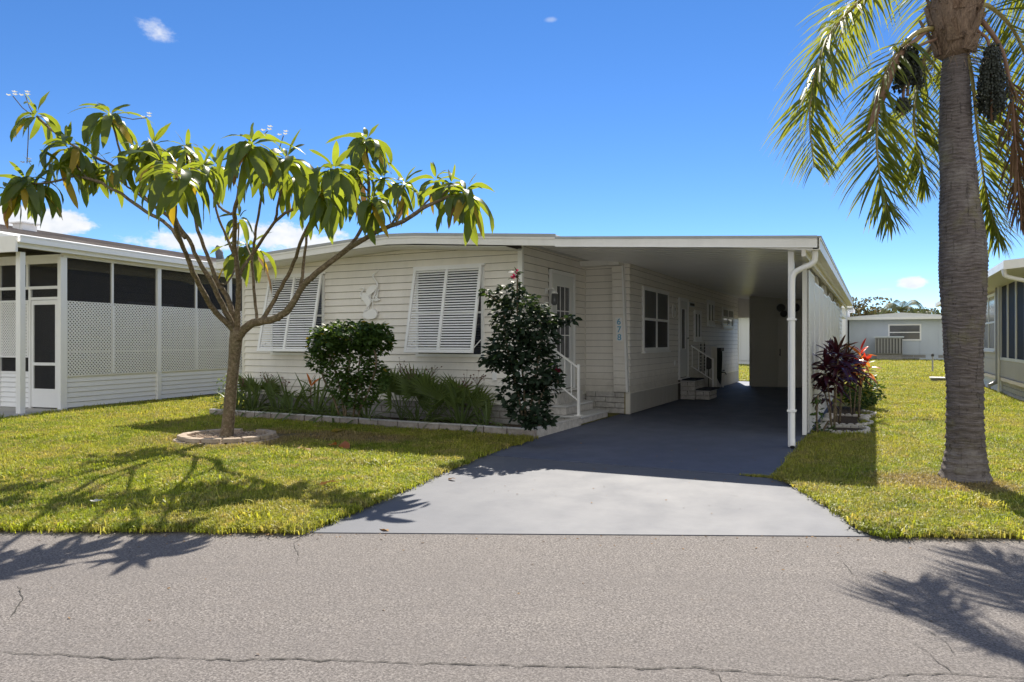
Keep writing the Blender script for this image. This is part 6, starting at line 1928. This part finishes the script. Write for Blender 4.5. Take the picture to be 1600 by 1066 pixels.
for i in range(5200):
    a = rnd.uniform(-45, 60)
    q = p + CR * a + CF * rnd.uniform(-4, 8)
    hh = 6.0 + 1.3 * math.sin(a * .35) + .9 * math.sin(a * .93 + 1)
    z = hh * math.sqrt(rnd.random()) * rnd.uniform(.85, 1.0)
    d = Vector((rnd.gauss(0, 1), rnd.gauss(0, 1), rnd.gauss(0, 1))).normalized(); s_ = d.cross(Vector((.2, .6, .7))).normalized(); w = rnd.uniform(.3, .7)
    c = Vector((q.x, q.y, z))
    mb.raw([c - d * w, c + s_ * w * .6, c + d * w, c - s_ * w * .6], [(0, 1, 2, 3)])
o = mb.build('far_woods', 'far_leaf', recalc=False)
tag(o, 'distant band of trees on the horizon behind the houses', kind='stuff')
# low green weed at the end of the neighbour wall and behind the tree
bushy('pale_bush', 'pale dry bush between the neighbouring porch and the front bed', 'shrub', (-6.55, .2, .03), [[(-6.55, .2, .03), (-6.5, .2, .5), (-6.6, .15, .75)], [(-6.6, .1, .03), (-6.75, .05, .5)]], [((-6.6, .15, .5), (.40, .35, .34), 1), ((-6.5, -.1, .25), (.4, .3, .2), 1)], ['fan', 'leaf_yellow'], .07, 420)

# ---------------------------------------------------------------- the other side of the street, behind the photographer
def opp(name, label, s0, s1, w0, w1, h_, mat):
    o_ = RA + RD * s0 + RN * w0
    t = thing(name, label, 'house', (o_.x, o_.y, 0), 'houses across the street')
    f = Fr((RA.x, RA.y, 0), (RD.x, RD.y, 0), (RN.x, RN.y, 0))
    MB(f).box(s0, s1, w0, w1, -.1, h_).build('wall', mat, t)
    MB(Fr((RA.x, RA.y, 0), (RN.x, RN.y, 0), (RD.x, RD.y, 0))).prism([(w0 - .5, h_), (w0 - .5, h_ + .15), ((w0 + w1) / 2, h_ + .9), (w1 + .5, h_ + .15), (w1 + .5, h_)], s0 - .4, s1 + .4).build('roof', 'roof', t)
    for k in range(3):
        a = s0 + (s1 - s0) * (k + .5) / 3
        window(t, Fr((RA.x + RN.x * w0, RA.y + RN.y * w0, 0), (RD.x, RD.y, 0), (-RN.x, -RN.y, 0)), a - .8, a + .8, 1.0, 2.3, 2, 2, .08, sill=False)
opp('street_house', 'white house across the street straight behind the photographer', -7, 7, 15.0, 25, 3.0, 'white_far')
opp('street_house', 'cream house across the street behind the photographer to one side', -26, -11, 15.5, 25, 3.1, 'siding')
opp('street_house', 'pale house across the street behind the photographer on the palm side', 11, 25, 15.2, 25, 3.0, 'white_far')
for k, (a, b) in enumerate(((-1.5, 3.5), (-17, -12.5), (16, 20.5))):
    d_ = MB().slab([rpt(a, 9.5), rpt(a, 15.0), rpt(b, 15.0), rpt(b, 9.5)], -.12, -.03).build('opposite_driveway', 'patio')
    tag(d_, 'pale concrete driveway across the street', kind='structure')
